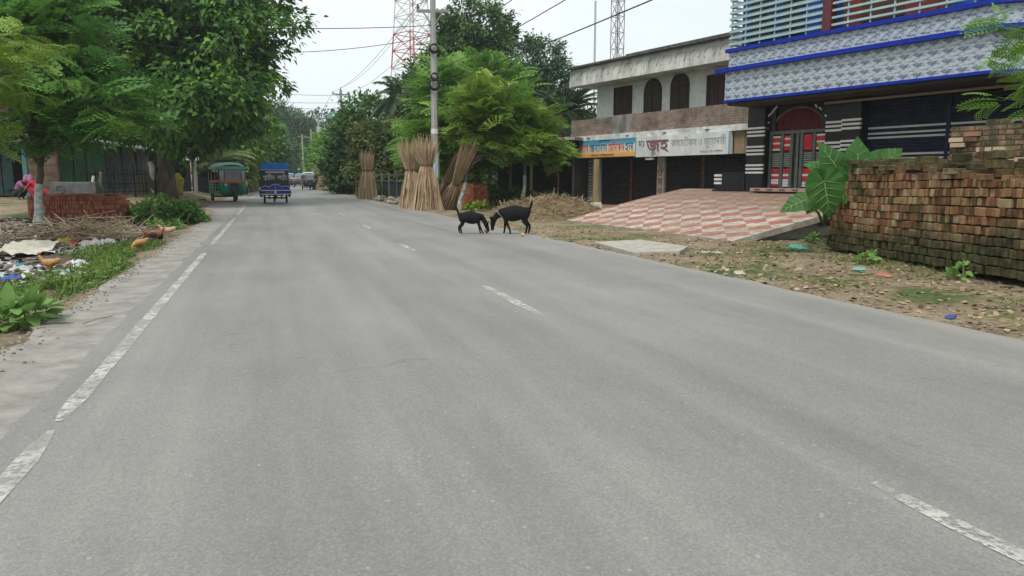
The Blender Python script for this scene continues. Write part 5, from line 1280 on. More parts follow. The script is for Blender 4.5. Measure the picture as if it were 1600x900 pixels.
s13, w13 = root_at('notice_board', 'small board in a white frame on legs left of the single jute bundle', 'board', 552, 570, 62, 58, z=0)
for a_ in ((.08, w13-.08, 0, .05, 1.15, 1.25), (.08, w13-.08, 0, .05, .95, 1.0), (0, .08, -.02, .07, 0, 1.25), (w13-.08, w13, -.02, .07, 0, 1.25)): MB().b2(*a_).build('frame_rail', plain('white_frame', (.55,.58,.6)), s13)
f = MB(); f.b2(.08, w13-.08, .055, .08, .2, 1.15); f.build('panel', MATS['dark_net'], s13)
# mosque
p = P_(527, 190); ms_ = thing('mosque', 'distant mosque tower with a green dome above the roadside trees', 'mosque', p)
f = MB(); f.disc((0, 0, 7), 2.0, 16, 'z', 12); f.build('tower', plain('mosque_white', (.55,.58,.58)), ms_)
prof = [(2.4*cos(a_), 15.3+2.7*sin(a_)) for a_ in np.linspace(0, pi/2, 9)]
f = MB(); 
for j, (r_, z) in enumerate(prof):
    for k in range(16): f.v.append((r_*cos(k*pi/8), r_*sin(k*pi/8), z))
for j in range(8):
    for k in range(16): f.f.append((j*16+k, j*16+(k+1) % 16, j*16+16+(k+1) % 16, j*16+16+k))
f.build('dome', plain('dome_green', (.07,.20,.17), .4), ms_, True)
f = MB(); f.tube((0, 0, 18), (0, 0, 19.4), .08, .02); f.build('finial', grey, ms_)
for k in range(8):
    f = MB(); f.box((2.0*cos(k*pi/4+.2), 2.0*sin(k*pi/4+.2), 14), (.1, .7, 1.3), Matrix.Rotation(k*pi/4+.2, 3, 'Z')); f.build('window', darkin, ms_)
# stump post with white base
p = at(931, 325, 26.2); p.z = 0
f = MB(); f.tube((0, 0, 0), (0, 0, 1.85), .12, .105, 9); ws = thing('timber_post', 'ochre timber post with white cement foot in front of the left shop pier', 'post', p); f.build('post', mat('ochre_timber', (.27,.20,.10), (.16,.12,.06), 5, .9, stretch=(1,1,.2)), ws)
f = MB(); f.box((0, 0, .16), (.42, .42, .36), None, .72); f.build('cement_foot', mat('chalky_cement', (.55,.55,.52), (.38,.38,.36)), ws, bevel=.02)
for o_ in (p,): pass

# ================================================================ litter
def G2(u, v): p = G(u, v, 0); p.z = ground_h(p.x, p.y); return p
pts = []; rr = random.Random(8)
while len(pts) < 11500:
    y = rr.uniform(7.2, 24); x = rr.uniform(-9.5, -2.2)
    if x > -2.75-.16*sin(y*.9)+rr.uniform(-.1, .35): continue
    if mn.noise(Vector((x*1.1, y*1.1, 7))) < -.25+rr.random()*.3-.1: continue
    pts.append((x, y, ground_h(x, y)+rr.uniform(0, .035)))
SCR = ([(-.5,-.3,0),(.1,-.42,.10),(.55,-.1,.02),(.35,.4,.12),(-.35,.33,.03)], [(0,1,3,4),(1,2,3)])
lit = palette('litter_scraps', [(.05,.04,.03), (.09,.075,.055), (.17,.145,.11), (.07,.06,.045), (.26,.24,.21), (.11,.09,.065), (.42,.41,.40), (.12,.10,.075), (.06,.05,.04), (.30,.28,.25), (.10,.08,.06), (.55,.54,.53)], .8, 0, 1)
cover('mixed_litter', 'grey and brown scraps of litter covering the rubbish heap', pts[:9600], .10, lit, 11, SCR, 'litter', lie=1)
litc = palette('coloured_scraps', [(.55,.55,.56), (.50,.50,.52), (.10,.16,.30), (.5,.5,.5), (.40,.10,.08), (.55,.54,.50), (.15,.30,.30), (.5,.45,.30), (.55,.55,.56)], .6, 0, 1)
cover('plastic_litter', 'scattered pale and coloured plastic wrappers on the rubbish heap', pts[9600:11400], .105, litc, 12, SCR, 'litter', lie=1)
pts = []
while len(pts) < 5000:
    x = rr.uniform(5.35, 13); y = rr.uniform(2.5, 21)
    lx = (x-BO.x)*cos(FZ)+(y-BO.y)*sin(FZ); ly = -(x-BO.x)*sin(FZ)+(y-BO.y)*cos(FZ)
    if -3.4 < lx < 4.2 and ly > -6: continue
    if y > 12.5 and rr.random() < .72: continue
    pts.append((x, y, ground_h(x, y)+.008))
leafl = palette('dry_leaf_litter', [(.07,.05,.03), (.13,.09,.055), (.20,.145,.085), (.28,.21,.13), (.36,.29,.2)], .9, .1, 2)
cover('dry_leaf_litter', 'brown dry leaves and chips strewn over the right verge', pts, .055, leafl, 13, SCR, 'leaf litter', lie=1)
def crumple(name, label, P, size, m, cat, seed=1, rz=0, amp=.25):
    r = random.Random(seed); f = MB(); n = 14
    for j in range(n+1):
        for i in range(n+1):
            x, y = i/n-.5, j/n-.5; edge_ = 1-max(abs(x), abs(y))*2
            q = 1+(.5 if amp > .3 else .22)*mn.noise(Vector((x*3, y*3, seed+9)))
            z = max(.0, size[2]*(min(1, edge_*3))*(.50+amp*3.2*mn.noise(Vector((x*4+seed, y*4, seed)))+amp*1.6*abs(mn.noise(Vector((x*9+y*4, y*9, seed))))))+.006
            f.v.append((x*size[0]*q, y*size[1]*q, z))
    for j in range(n):
        for i in range(n): k_ = j*(n+1)+i; f.f.append((k_, k_+1, k_+n+2, k_+n+1))
    o = f.build(name, m, None, True, loc=P); o.rotation_euler.z = rz; return tag(o, label, cat)
white_p = mat('white_plastic', (.62,.62,.60), (.45,.45,.44), 9, .5)
f = MB(); n = 26
for j in range(n+1):
    for i in range(n+1):
        x, y = i/n-.5, j/n-.5; k_ = 1+.35*mn.noise(Vector((x*2.5, y*2.5, 21)))
        z = .05+.26*max(0, y+.15+.2*x)*(1-abs(x)*.9)+.11*abs(mn.noise(Vector((x*3+y*5, y*2, 5))))+.05*mn.noise(Vector((x*9, y*9, 2)))-.10*max(0, .16-abs(x-.15)-abs(y-.2))*3
        f.v.append((x*.85*k_+.1*y, y*1.0*k_, max(.012, z)))
for j in range(n):
    for i in range(n): k_ = j*(n+1)+i; f.f.append((k_, k_+1, k_+n+2, k_+n+1))
sk_o = f.build('woven_sack', mat('off_white_sack', (.56,.53,.45), (.40,.38,.32), 5, .8), None, True, loc=G2(40, 386)); sk_o.rotation_euler.z = .25
tag(sk_o, 'large crumpled off-white woven sack lying on the rubbish heap', 'sack')
for i, (u, v, s_, c_, lab, cat) in enumerate([
    (76, 368, (.32,.3,.22), (.03,.03,.035), 'black plastic bag next to the white sack', 'bag'),
    (66, 362, (.28,.25,.2), (.55,.56,.58), 'shiny grey bag just behind the white sack', 'bag'),
    (105, 368, (.5,.3,.14), (.55,.36,.06), 'yellow crumpled wrapper right of the white sack', 'wrapper'),
    (118, 377, (.2,.18,.08), (.55,.08,.03), 'small red orange wrapper on the heap', 'wrapper'),
    (140, 378, (.55,.35,.14), (.50,.44,.44), 'pinkish white plastic sheet in the middle of the heap', 'plastic sheet'),
    (165, 373, (.5,.3,.12), (.52,.55,.55), 'pale greenish plastic bag at the far edge of the heap', 'bag'),
    (120, 400, (.26,.2,.09), (.60,.60,.66), 'white plastic bag beside the tan hen', 'bag'),
    (32, 410, (.55,.3,.08), (.40,.42,.42), 'flat grey plastic film below the white sack', 'plastic sheet'),
    (18, 428, (.22,.16,.09), (.05,.10,.50), 'bright blue wrapper near the left frame edge', 'wrapper'),
    (23, 437, (.10,.12,.06), (.6,.6,.6), 'small white scrap under the blue wrapper', 'scrap'),
    (100, 417, (.4,.18,.06), (.30,.42,.36), 'pale green plastic strip in front of the tan hen', 'plastic sheet'),
    (30, 400, (.14,.12,.06), (.05,.30,.42), 'turquoise scrap below the white sack', 'scrap'),
    (1247, 388, (.34,.16,.07), (.10,.40,.33), 'turquoise plastic bag on the right verge near the ramp corner', 'bag'),
    (1343, 419, (.16,.1,.05), (.20,.40,.33), 'pale green scrap before the long brick stack', 'scrap'),
    (1485, 494, (.12,.07,.03), (.05,.08,.28), 'dark blue scrap near the right road edge', 'scrap'),
    (1155, 424, (.30,.13,.03), (.42,.38,.32), 'flat pale stone slab chip on the right verge by the road edge', 'stone'),
    (1382, 427, (.20,.1,.05), (.36,.16,.10), 'fallen reddish brick chip in front of the long stack', 'brick'),
    (1108, 392, (.5,.2,.02), (.36,.33,.28), 'flat pale patch of broken concrete near the apron slab', 'concrete')]):
    p = G2(u, v); crumple(('plastic_bag', 'litter_piece')[cat not in ('bag',)], lab, p, s_, mat('litter_colour_%d' % i, c_, tuple(x*.7 for x in c_), 9, .6), cat, i+5, i*.7)
for o_ in bpy.data.materials:
    if o_.name.startswith('litter_colour_'): o_.name = 'litter_plastic'
# white standing scrap and stick pile
rg = np.random.default_rng(15); n = 420
pw_ = G2(150, 365); pile = thing('twig_pile', 'flat pile of dry twigs in front of the low red brick stack', 'twigs', pw_)
th = rg.normal(0, .95, n); dr = np.stack([np.cos(th), np.sin(th)*.6, rg.normal(0, .30, n)], 1); T = np.stack([rg.normal(-.2, .75, n), rg.normal(0, .45, n), abs(rg.normal(0, .15, n))+.06], 1)-dr*.45
STICK = ([(0,-.012,0),(0,.012,0),(0,0,.02),(1,-.006,0),(1,.006,0),(1,0,.01)], [(0,1,4,3),(1,2,5,4),(2,0,3,5)])
nr = np.tile([0, 0, 1.], (n, 1)); scatter('twigs', *STICK, frames(dr, nr, rg.uniform(.4, .95, n)), T, palette('dry_twigs', [(.12,.085,.055), (.26,.20,.13), (.40,.32,.22)], .9), pile)
for i, (a, b_, lab) in enumerate([((62, 343), (90, 368), 'long pale branch leaning from the whitewashed trunk, left one'), ((80, 337), (112, 362), 'long pale branch leaning on the low brick stack, right one')]):
    A, Bv = at(*a, 21.8), G2(*b_); Bv.z += .02; A.z = max(A.z, .35); d_ = A-Bv; f = MB(); f.path([(0, 0, 0), tuple(d_*.4+Vector((.05, 0, .03))), tuple(d_*.75+Vector((-.03, 0, 0))), tuple(d_)], [.022, .02, .016, .01], 6)
    tag(f.build('branch', mat('pale_dead_wood', (.38,.32,.24), (.22,.18,.13), 6, .9), None, True, loc=Bv), lab, 'branch')
f = MB(); a, b_ = G(128, 506, .02), G(176, 494, .02); f.path([(0, 0, 0), tuple((b_-a)*.5+Vector((0, .03, .01))), tuple(b_-a)], [.006, .008, .004], 5); tag(f.build('twig', MATS['pale_dead_wood'], None, loc=a), 'thin dry twig lying on the concrete shoulder', 'twig')
# broken edge stones along the left shoulder
rr = random.Random(4); f = MB()
for i in range(1500):
    y = rr.uniform(3.2, 26); x = -1.86+jag(y, 11, .17, .9)+rr.gauss(0, .11); s_ = rr.uniform(.004, .016)
    f.blob((x, y, ground_h(x, y) if x < -1.9 else -.005), (s_, s_*.8, s_*.45), 6, 4, .2)
for i in range(1100):
    y = rr.uniform(3, 26); x = 5.42+abs(rr.gauss(0, .18)); s_ = rr.uniform(.006, .02)
    f.blob((x, y, ground_h(x, y)+.005), (s_, s_*.8, s_*.5), 6, 4, .2)
tag(f.build('gravel', palette('gravel_stones', [(.14,.12,.09), (.24,.2,.15), (.33,.3,.25)], .9), None), 'loose gravel and soil crumbs along both pavement edges', 'gravel', kind='stuff')
rub = MB()
for i in range(260):
    p = G(615+rr.gauss(0, 22), 314+rr.gauss(0, 3.5)); s_ = rr.uniform(.05, .22)
    if p.x < 5.45: continue
    rub.blob((p.x, p.y, s_*.3), (s_, s_*.8, s_*.5), 6, 4, .25)
tag(rub.build('rubble', palette('rubble_pieces', [(.10,.08,.06), (.2,.16,.11), (.30,.27,.22), (.45,.43,.40)], .9), None), 'scattered rubble and pale scraps between the single and paired jute bundles', 'rubble', kind='stuff')
# ================================================================ skinned figures
def skin(name, V, Ed, Rr, m, parent=None, sub=2, root=0, loc=None, tf=None):
    me = bpy.data.meshes.new(name); me.from_pydata([tuple(v) for v in V], Ed, [])
    o = bpy.data.objects.new('tmp', me); COL.objects.link(o)
    sk_ = o.modifiers.new('s', 'SKIN'); sk_.use_smooth_shade = True
    for i, r_ in enumerate(Rr):
        d = me.skin_vertices[0].data[i]; d.radius = (r_, r_) if not hasattr(r_, '__len__') else r_; d.use_root = (i == root)
    ss = o.modifiers.new('u', 'SUBSURF'); ss.levels = sub; ss.render_levels = sub
    bpy.context.view_layer.update()
    nm_ = bpy.data.meshes.new_from_object(o.evaluated_get(bpy.context.evaluated_depsgraph_get()))
    bpy.data.objects.remove(o); nm_.materials.clear(); nm_.materials.append(m); nm_.name = name
    nm_.polygons.foreach_set('use_smooth', [True]*len(nm_.polygons))
    return link(name, nm_, parent, loc)
fur = mat('black_goat_coat', (.010,.010,.011), (.005,.005,.006), 25, .75, bump=.3, spec=.12)
hoof = plain('dark_hoof', (.03,.025,.02)); horn = plain('grey_horn', (.10,.09,.08), .5)
def goat(label, P, rz, s=1.0, head=(.62, 0, .10), hd=(.10, 0, -.10), steps=(.0, .06, .05, -.06), tail_up=1, collar=False, spread=.0):
    """faces +x; shoulder height about 0.5*s"""
    root = thing('goat', label, 'goat', P, rz, 'goats feeding at the road edge')
    V = []; Ed = []; Rr = []
    def a(p, r_, par=None):
        V.append(Vector((p[0]*.86, p[1], p[2]))*s); Rr.append(tuple(x*s for x in r_) if hasattr(r_, '__len__') else r_*s)
        if par is not None: Ed.append((par, len(V)-1))
        return len(V)-1
    pel = a((-.20, 0, .455), (.132, .150))
    lo = a((-.06, 0, .41), (.158, .172), pel); ch = a((.10, 0, .38), (.155, .168), lo); sh = a((.20, 0, .40), (.108, .125), ch)
    h_ = Vector(head); n0 = Vector((.31, 0, .405)); k1 = a(n0, (.070, .085), sh); k2 = a(n0.lerp(h_, .5)+Vector((.015, 0, .012)), (.052, .058), k1)
    k3 = a(h_, (.060, .062), k2); hh = h_+Vector(hd)*.55; k4 = a(hh, (.046, .044), k3); k5 = a(h_+Vector(hd)*1.15, (.027, .027), k4)
    rp = a((-.29, 0, .42), (.085, .10), pel)
    t1 = a((-.345, 0, .50), (.020, .026), rp); t2 = a((-.375, 0, .56+.02*tail_up), (.018, .026), t1); a((-.385, 0, .625+.03*tail_up), (.007, .010), t2)
    for i, sy in enumerate((-1, 1)):
        dx = steps[i]; q1 = a((.20, sy*.060, .31), (.054, .044), sh); q2 = a((.205+dx*.35, sy*.068, .205), (.031, .028), q1)
        q3 = a((.20+dx*.8, sy*.07, .10), (.020, .020), q2); q4 = a((.205+dx, sy*.07, .035), (.019, .018), q3); a((.222+dx, sy*.07, .012), (.020, .018), q4)
    for i, sy in enumerate((-1, 1)):
        dx = steps[2+i]; q1 = a((-.235, sy*.062, .33), (.080, .056), pel); q2 = a((-.215+dx*.4, sy*.070, .25), (.048, .038), q1)
        q3 = a((-.305+dx*.8, sy*.072, .165), (.026, .023), q2); q4 = a((-.285+dx, sy*.072, .06), (.019, .018), q3); a((-.262+dx, sy*.072, .014), (.020, .018), q4)
    skin('body', V, Ed, Rr, fur, root)
    hp_ = Vector((h_.x*.86, h_.y, h_.z))*s; hv = Vector(hd).normalized()
    for sy in (-1, 1):
        f = MB(); f.path([hp_+Vector((.01, sy*.030, .02))*s, hp_+Vector((.02, sy*.065, .05))*s, hp_+Vector((.035, sy*.10, .065))*s, hp_+Vector((.045, sy*.13, .06))*s], [.014*s, .026*s, .022*s, .006*s], 6); f.build('ear', fur, root, True)
        f = MB(); f.path([hp_+Vector((-.005, sy*.02, .03))*s, hp_+Vector((-.03, sy*.028, .075))*s, hp_+Vector((-.065, sy*.034, .10))*s], [.011*s, .008*s, .002*s], 6); f.build('horn', horn, root, True)
        e_ = hp_+Vector(hd)*s*.35+Vector((.0, sy*.036, .012))*s; f = MB(); f.blob(e_, (.008*s,)*3, 8, 6); f.build('eye', plain('amber_eye', (.20,.12,.03), .2), root, True)
    if collar:
        c_ = n0.lerp(h_, .12)*s; c_.x *= .86; f = MB(); f.torus((0, 0, 0), .088*s, .005*s, 'x', 18, 5); o_ = f.build('collar', plain('grey_rope', (.32,.32,.32)), root, True); o_.location = c_
        o_.rotation_euler = (h_-n0).to_track_quat('X', 'Z').to_euler()
    return root
RH = -YAW                                   # heading of +x when it points right in the picture
g1 = G(744, 365.5); g2 = G(798, 366)
goat('smaller black goat with head down facing right, eating an orange fruit', (g1.x-.12, g1.y, 0), RH-.05, .90, head=(.44, 0, .205), hd=(.055, 0, -.125), steps=(.14, .05, .03, -.05))
goat('larger black goat with a rope collar facing left, head lowered to the road', (g2.x+.09, g2.y, 0), pi+RH-.12, 1.13, head=(.49, 0, .25), hd=(.01, 0, -.165), steps=(.04, -.12, -.03, .02), collar=True)
def fruit(u, v, r_, c1, lab, nm='fruit_peel'):
    p = G(u, v); f = MB(); n_ = 12
    for j in range(7):
        th = .35+1.9*j/6
        for k in range(n_+1):
            a_ = 2*pi*.78*k/n_; f.v.append((r_*sin(th)*cos(a_), r_*sin(th)*sin(a_), r_*.9-r_*.9*cos(th)*1.0))
    for j in range(6):
        for k in range(n_): q = j*(n_+1)+k; f.f.append((q, q+1, q+n_+2, q+n_+1))
    f.blob((0, 0, r_*.55), (r_*.55, r_*.55, r_*.5), 8, 6, .1)
    o = f.build(nm, c1, None, True, loc=(p.x, p.y, .004)); return tag(o, lab, 'fruit')
orm = mat('orange_peel', (.55,.22,.03), (.35,.12,.02), 30, .5)
fruit(761, 364, .062, orm, 'split orange fruit under the smaller goat\'s muzzle')
fruit(817, 369.5, .045, mat('red_pulp', (.55,.14,.08), (.6,.4,.3), 20, .5), 'red and pale fruit piece by the larger goat\'s hind hooves')
fruit(850, 371.5, .035, mat('yellow_peel', (.55,.42,.03), (.35,.28,.02), 20, .5), 'small yellow peel at the road edge right of the larger goat')
def hen(label, P, rz, c, s=1.0, peck=False, wing=None):
    root = thing('hen', label, 'hen', P, rz, 'hens on the rubbish heap'); s *= .68
    hz = .06 if peck else .33; V = [(-.02,0,.19), (.09,0,.20), (.15,0,.23 if not peck else .15), (.20,0,hz), (.235,0,hz-.01), (-.12,0,.215), (-.20,0,.27)]
    Ed = [(0,1),(1,2),(2,3),(3,4),(0,5),(5,6)]; Rr = [(.085,.09),(.075,.08),.038,.028,.010,(.055,.06),(.02,.045)]
    for sy in (-1, 1):
        k = len(V); V += [(0, sy*.035, .13), (.005, sy*.04, .07), (.0, sy*.04, .008), (.03, sy*.045, .006)]; Ed += [(0, k), (k, k+1), (k+1, k+2), (k+2, k+3)]; Rr += [.034, .012, .007, .006]
    V = [Vector(v)*s for v in V]; Rr = [tuple(x*s for x in r_) if hasattr(r_, '__len__') else r_*s for r_ in Rr]
    skin('body', V, Ed, Rr, c, root, sub=1)
    f = MB(); f.box((.195*s, 0, (hz+.035)*s), (.035*s, .008*s, .025*s)); f.build('comb', plain('red_comb', (.45,.03,.02)), root)
    f = MB(); f.tube((.235*s, 0, (hz-.01)*s), (.262*s, 0, (hz-.018)*s), .008*s, .002*s, 5); f.build('beak', plain('horn_beak', (.35,.25,.1)), root)
    for sy in (-1, 1):
        f = MB(); f.blob((-.02*s, sy*.078*s, .20*s), (.10*s, .02*s, .055*s), 10, 6); f.build('wing', wing or c, root, True)
tanh = mat('tan_feathers', (.42,.24,.10), (.28,.14,.055), 18, .8); redh = mat('russet_feathers', (.30,.11,.04), (.16,.05,.02), 18, .8); palh = mat('buff_feathers', (.50,.38,.26), (.38,.27,.17), 18, .8); dkh = mat('dark_feathers', (.04,.04,.035), (.02,.02,.018), 18, .6)
hen('tan hen walking left across the rubbish heap', G2(79, 414), pi+RH, tanh, 1.05)
hen('russet orange hen pecking in the grass in front of the dark-winged rooster', G2(219, 385), pi+RH+1.0, tanh, 1.15, True)
hen('russet and dark rooster beside the green bush', G2(241, 373), RH+.4, redh, 1.35, False, dkh)
hen('buff hen half hidden at the foot of the green bush', G2(262, 365), pi+RH+.3, palh, 1.2)
crow = hen('small black bird near the grey bag at the heap edge', G2(250, 372), RH-.6, dkh, .8)

# ================================================================ people
skinm = mat('brown_skin', (.16,.085,.05), (.12,.06,.035), 8, .6); hairm = plain('black_hair', (.012,.011,.01), .5)
def person(label, P, rz, pose='stand', top=(.4,.4,.45), low=(.05,.06,.12), group=None, name='person', hijab=None):
    """faces +x"""
    root = thing(name, label, 'person', P, rz, group)
    if pose == 'stand':
        J = dict(pe=(0,0,.92), ch=(.01,0,1.28), nk=(.02,0,1.46), hd=(.04,0,1.60)); kn = [(.05,.10,.50), (-.04,-.10,.50)]; an = [(.02,.11,.09), (-.14,-.10,.11)]; el = [(.0,.24,1.10), (.04,-.24,1.10)]; ha = [(.10,.26,.86), (.12,-.24,.88)]
    elif pose == 'ride':
        J = dict(pe=(0,0,.82), ch=(.08,0,1.16), nk=(.12,0,1.33), hd=(.15,0,1.46)); kn = [(.38,.20,.74), (.38,-.20,.74)]; an = [(.22,.20,.34), (.22,-.20,.34)]; el = [(.24,.30,1.06), (.24,-.30,1.06)]; ha = [(.48,.30,1.02), (.48,-.30,1.02)]
    else:   # squat, bent forward
        J = dict(pe=(0,0,.34), ch=(.24,0,.66), nk=(.36,0,.78), hd=(.45,0,.86)); kn = [(.36,.16,.50), (.36,-.16,.50)]; an = [(.14,.15,.09), (.14,-.15,.09)]; el = [(.40,.22,.50), (.40,-.22,.50)]; ha = [(.60,.16,.38), (.60,-.16,.38)]
    V = []; Ed = []; Rr = []
    def a(p, r_, par=None):
        V.append(Vector(p)); Rr.append(r_); 
        if par is not None: Ed.append((par, len(V)-1))
        return len(V)-1
    pe, ch = Vector(J['pe']), Vector(J['ch']); 
    i0 = a(pe, (.12,.15)); i1 = a(pe.lerp(ch, .5), (.10,.125), i0); i2 = a(ch, (.105,.15), i1); i3 = a(J['nk'], .052, i2); i4 = a(J['hd'], (.082,.075), i3); a(Vector(J['hd'])+Vector((.01,0,.085)), (.07,.065), i4)
    legs = []; arms = []
    for s_, (k_, n_) in enumerate(zip(kn, an)):
        sy = 1 if s_ == 0 else -1; h0 = a(pe+Vector((0, sy*.09, -.04)), .085, i0); k1 = a(k_, .056, h0); n1 = a(n_, .036, k1); a((n_[0]+.14, n_[1], .04), (.032,.03), n1); legs.append((pe+Vector((0, sy*.09, -.04)), Vector(k_), Vector(n_)))
    for s_, (e_, h_) in enumerate(zip(el, ha)):
        sy = 1 if s_ == 0 else -1; h0 = a(ch+Vector((0, sy*.17, .05)), .055, i2); k1 = a(e_, .040, h0); n1 = a(h_, .027, k1); dv = (Vector(h_)-Vector(e_)).normalized(); a(Vector(h_)+dv*.09, (.034,.018), n1); arms.append((ch+Vector((0, sy*.17, .05)), Vector(e_), Vector(h_)))
    skin('body', V, Ed, Rr, skinm, root, sub=1)
    V2, E2, R2 = [pe+Vector((0,0,-.03)), pe.lerp(ch, .5), ch], [(0,1),(1,2)], [(.145,.175),(.125,.15),(.13,.175)]
    for A_a in arms:
        k = len(V2); V2 += [A_a[0], A_a[0].lerp(A_a[1], .95)]; E2 += [(2, k), (k, k+1)]; R2 += [.075, .058]
    skin('shirt', V2, E2, R2, mat('cloth_%02d%02d%02d' % tuple(int(c*99) for c in top), top, tuple(c*.7 for c in top), 8, .9), root, sub=1)
    V3, E3, R3 = [pe+Vector((0,0,-.02))], [], [(.14,.165)]
    for L3 in legs:
        k = len(V3); V3 += [L3[0], L3[1], L3[2]+Vector((0,0,.03))]; E3 += [(0, k), (k, k+1), (k+1, k+2)]; R3 += [.105, .078, .058]
    skin('trousers', V3, E3, R3, mat('cloth_%02d%02d%02d' % tuple(int(c*99) for c in low), low, tuple(c*.7 for c in low), 8, .9), root, sub=1)
    f = MB(); hd_ = Vector(J['hd']); f.blob(hd_+Vector((-.025, 0, .07)), (.098, .088, .085), 12, 8)
    if hijab: f.blob(hd_+Vector((-.05, 0, -.05)), (.10, .13, .16), 12, 8)
    f.build('headscarf' if hijab else 'hair', mat('scarf_cloth', hijab, tuple(c*.6 for c in hijab), 8, .9) if hijab else hairm, root, True)
    return root
for nd in (): pass
# ================================================================ vehicles
tyre = plain('tyre_rubber', (.015,.015,.015), .85); chrome = plain('dull_chrome', (.45,.45,.46), .3, .8); wglass = mat('hazy_windscreen', (.30,.31,.33), (.22,.23,.25), 1.5, .15, spec=.5)
def wheel(parent, x, y, r_, w_=.10):
    f = MB(); f.torus((x, y, r_), r_-w_*.5, w_*.5, 'x', 22, 8); o = f.build('wheel', tyre, parent, True)
    f = MB(); f.disc((x, y, r_), r_-w_*.75, w_*.5, 'x', 16); f.disc((x, y, r_), r_*.22, w_*.9, 'x', 10); f.build('rim', plain('grey_rim', (.25,.25,.26), .4, .6), o)
def rickshaw(label, P, rz, body, canopy, bandc, dark, group='three-wheelers on the road', H=1.78, W=1.30, detail=True, rack=False):
    """front faces -y"""
    root = thing('auto_rickshaw', label, 'auto rickshaw', P, rz, group); w = W/2
    # lower front shield: rounded in plan, narrowing to the bottom
    f = MB(); n = 12
    for z, k, yy in ((.32, .72, .10), (.42, .90, .03), (.62, .98, 0), (.98, 1.0, .03), (1.0, .97, .05)):
        for i in range(n+1):
            a_ = pi*i/n; f.v.append((-w*k*cos(a_)*(abs(cos(a_))**-.35 if abs(cos(a_)) > .05 else 1), yy-1.05-.30*sin(a_)**.8*k, z))
    for j in range(4):
        for i in range(n): q = j*(n+1)+i; f.f.append((q, q+1, q+n+2, q+n+1))
    sh_ = f.build('front_shield', body, root, True)
    f = MB(); f.b2(-w+.02, w-.02, -.99, 1.25, .38, .50); f.b2(-w, -w+.05, .1, 1.25, .5, .98); f.b2(w-.05, w, .1, 1.25, .5, .98); f.b2(-w+.051, w-.051, 1.2, 1.25, .5, 1.0); f.b2(-w+.06, w-.06, .55, 1.0, .5, .78); f.build('body', body, root)
    f = MB(); f.b2(-w+.02, w-.02, 1.15, 1.22, 1.0, 1.5); f.b2(-w, -w+.03, .35, 1.2, 1.0, 1.5); f.b2(w-.03, w, .35, 1.2, 1.0, 1.5); f.b2(-w+.1, w-.1, .5, .6, .8, 1.25); f.build('rear_curtain', dark, root)
    # canopy: curved roof shell
    f = MB(); n2 = 10; ys = [(-1.12, -.12), (-1.0, -.03), (-.6, 0), (.8, 0), (1.18, -.05), (1.28, -.20)]
    for yy, dz in ys:
        for i in range(n2+1):
            q = -1+2*i/n2; f.v.append((w*1.02*q, yy, H+dz-.20*abs(q)**4-.02*abs(q)))
    for j in range(len(ys)-1):
        for i in range(n2): q = j*(n2+1)+i; f.f.append((q, q+1, q+n2+2, q+n2+1))
    k0 = len(f.v)
    f.b2(-w*1.02, -w*1.02+.03, -1.0, 1.2, H-.34, H-.21); f.b2(w*1.02-.03, w*1.02, -1.0, 1.2, H-.34, H-.21); f.b2(-w*.99, w*.99, -1.09, -1.05, H-.36, H-.2)
    can = f.build('canopy', canopy, root, False)
    # windscreen and frame
    f = MB(); f.prism([(-w*.62, 1.03), (w*.62, 1.03), (w*.58, H-.37), (-w*.58, H-.37)], -1.235, -1.225); f.build('windscreen', wglass, root)
    for s_ in (-1, 1):
        f = MB(); f.add([(s_*w*.66, -1.22, 1.03), (s_*w*.95, -1.05, 1.03), (s_*w*.93, -1.04, H-.38), (s_*w*.62, -1.2, H-.38)], [(0,1,2,3)]); f.build('side_glass', wglass, root)
    for s_ in (-1, 1):
        f = MB(); f.tube((s_*w*.64, -1.24, 1.0), (s_*w*.60, -1.22, H-.36), .022, n=6); f.tube((s_*w*.98, -1.02, 1.0), (s_*w*.96, -1.0, H-.3), .025, n=6)
        f.tube((s_*w*.64, -1.24, 1.0), (s_*w*.98, -1.02, 1.0), .02, n=6); f.build('windscreen_post', dark, root)
        for yy in (-.35, .35, 1.15): MB().tube((s_*w*.985, yy, .5), (s_*w*.985, yy, H-.3), .018, n=6).build('roof_post', dark, root)
    f = MB(); f.tube((-w*.97, -1.16, H-.37), (w*.97, -1.16, H-.37), .022, n=6); f.build('roof_rail', dark, root)
    # orange dash band
    f = MB(); n = 12
    for z in (.985, 1.075):
        for i in range(n+1): a_ = pi*i/n; f.v.append((-w*1.01*cos(a_)*(abs(cos(a_))**-.35 if abs(cos(a_)) > .05 else 1), .02-1.06-.31*sin(a_)**.8, z))
    for i in range(n): f.f.append((i, i+1, i+n+2, i+n+1))
    for s_ in (-1, 1): f.b2(s_*w-.02, s_*w+.02, -1.0, 1.2, .985, 1.075)
    f.build('band', bandc, root, True)
    if detail:
        f = MB(); f.prism([(-.17, .50), (.17, .50), (.22, .86), (.10, .93), (-.10, .93), (-.22, .86)], -1.42, -1.33); f.build('grille', dark, root)
        f = MB()
        for i in range(3): f.b2(-.17, .17, -1.43, -1.421, .58+i*.09, .60+i*.09)
        f.build('grille_bars', plain('grey_trim', (.15,.15,.15)), root)
    for s_ in (-1, 1):
        f = MB(); f.disc((s_*w*.60, -1.33, .86), .075, .05, 'y', 14); f.build('headlight', chrome, root)
        f = MB(); f.box((s_*(w+.10), -1.05, 1.22), (.10, .03, .15)); f.tube((s_*w*.96, -1.03, 1.18), (s_*(w+.1), -1.05, 1.2), .01, n=5); f.build('mirror', dark, root)
    f = MB(); f.blob((0, -1.32, .42), (.12, .28, .16), 12, 6); f.build('mudguard', dark, root, True)
    wheel(root, 0, -1.35, .235, .10); wheel(root, -w+.06, .85, .235, .10); wheel(root, w-.06, .85, .235, .10)
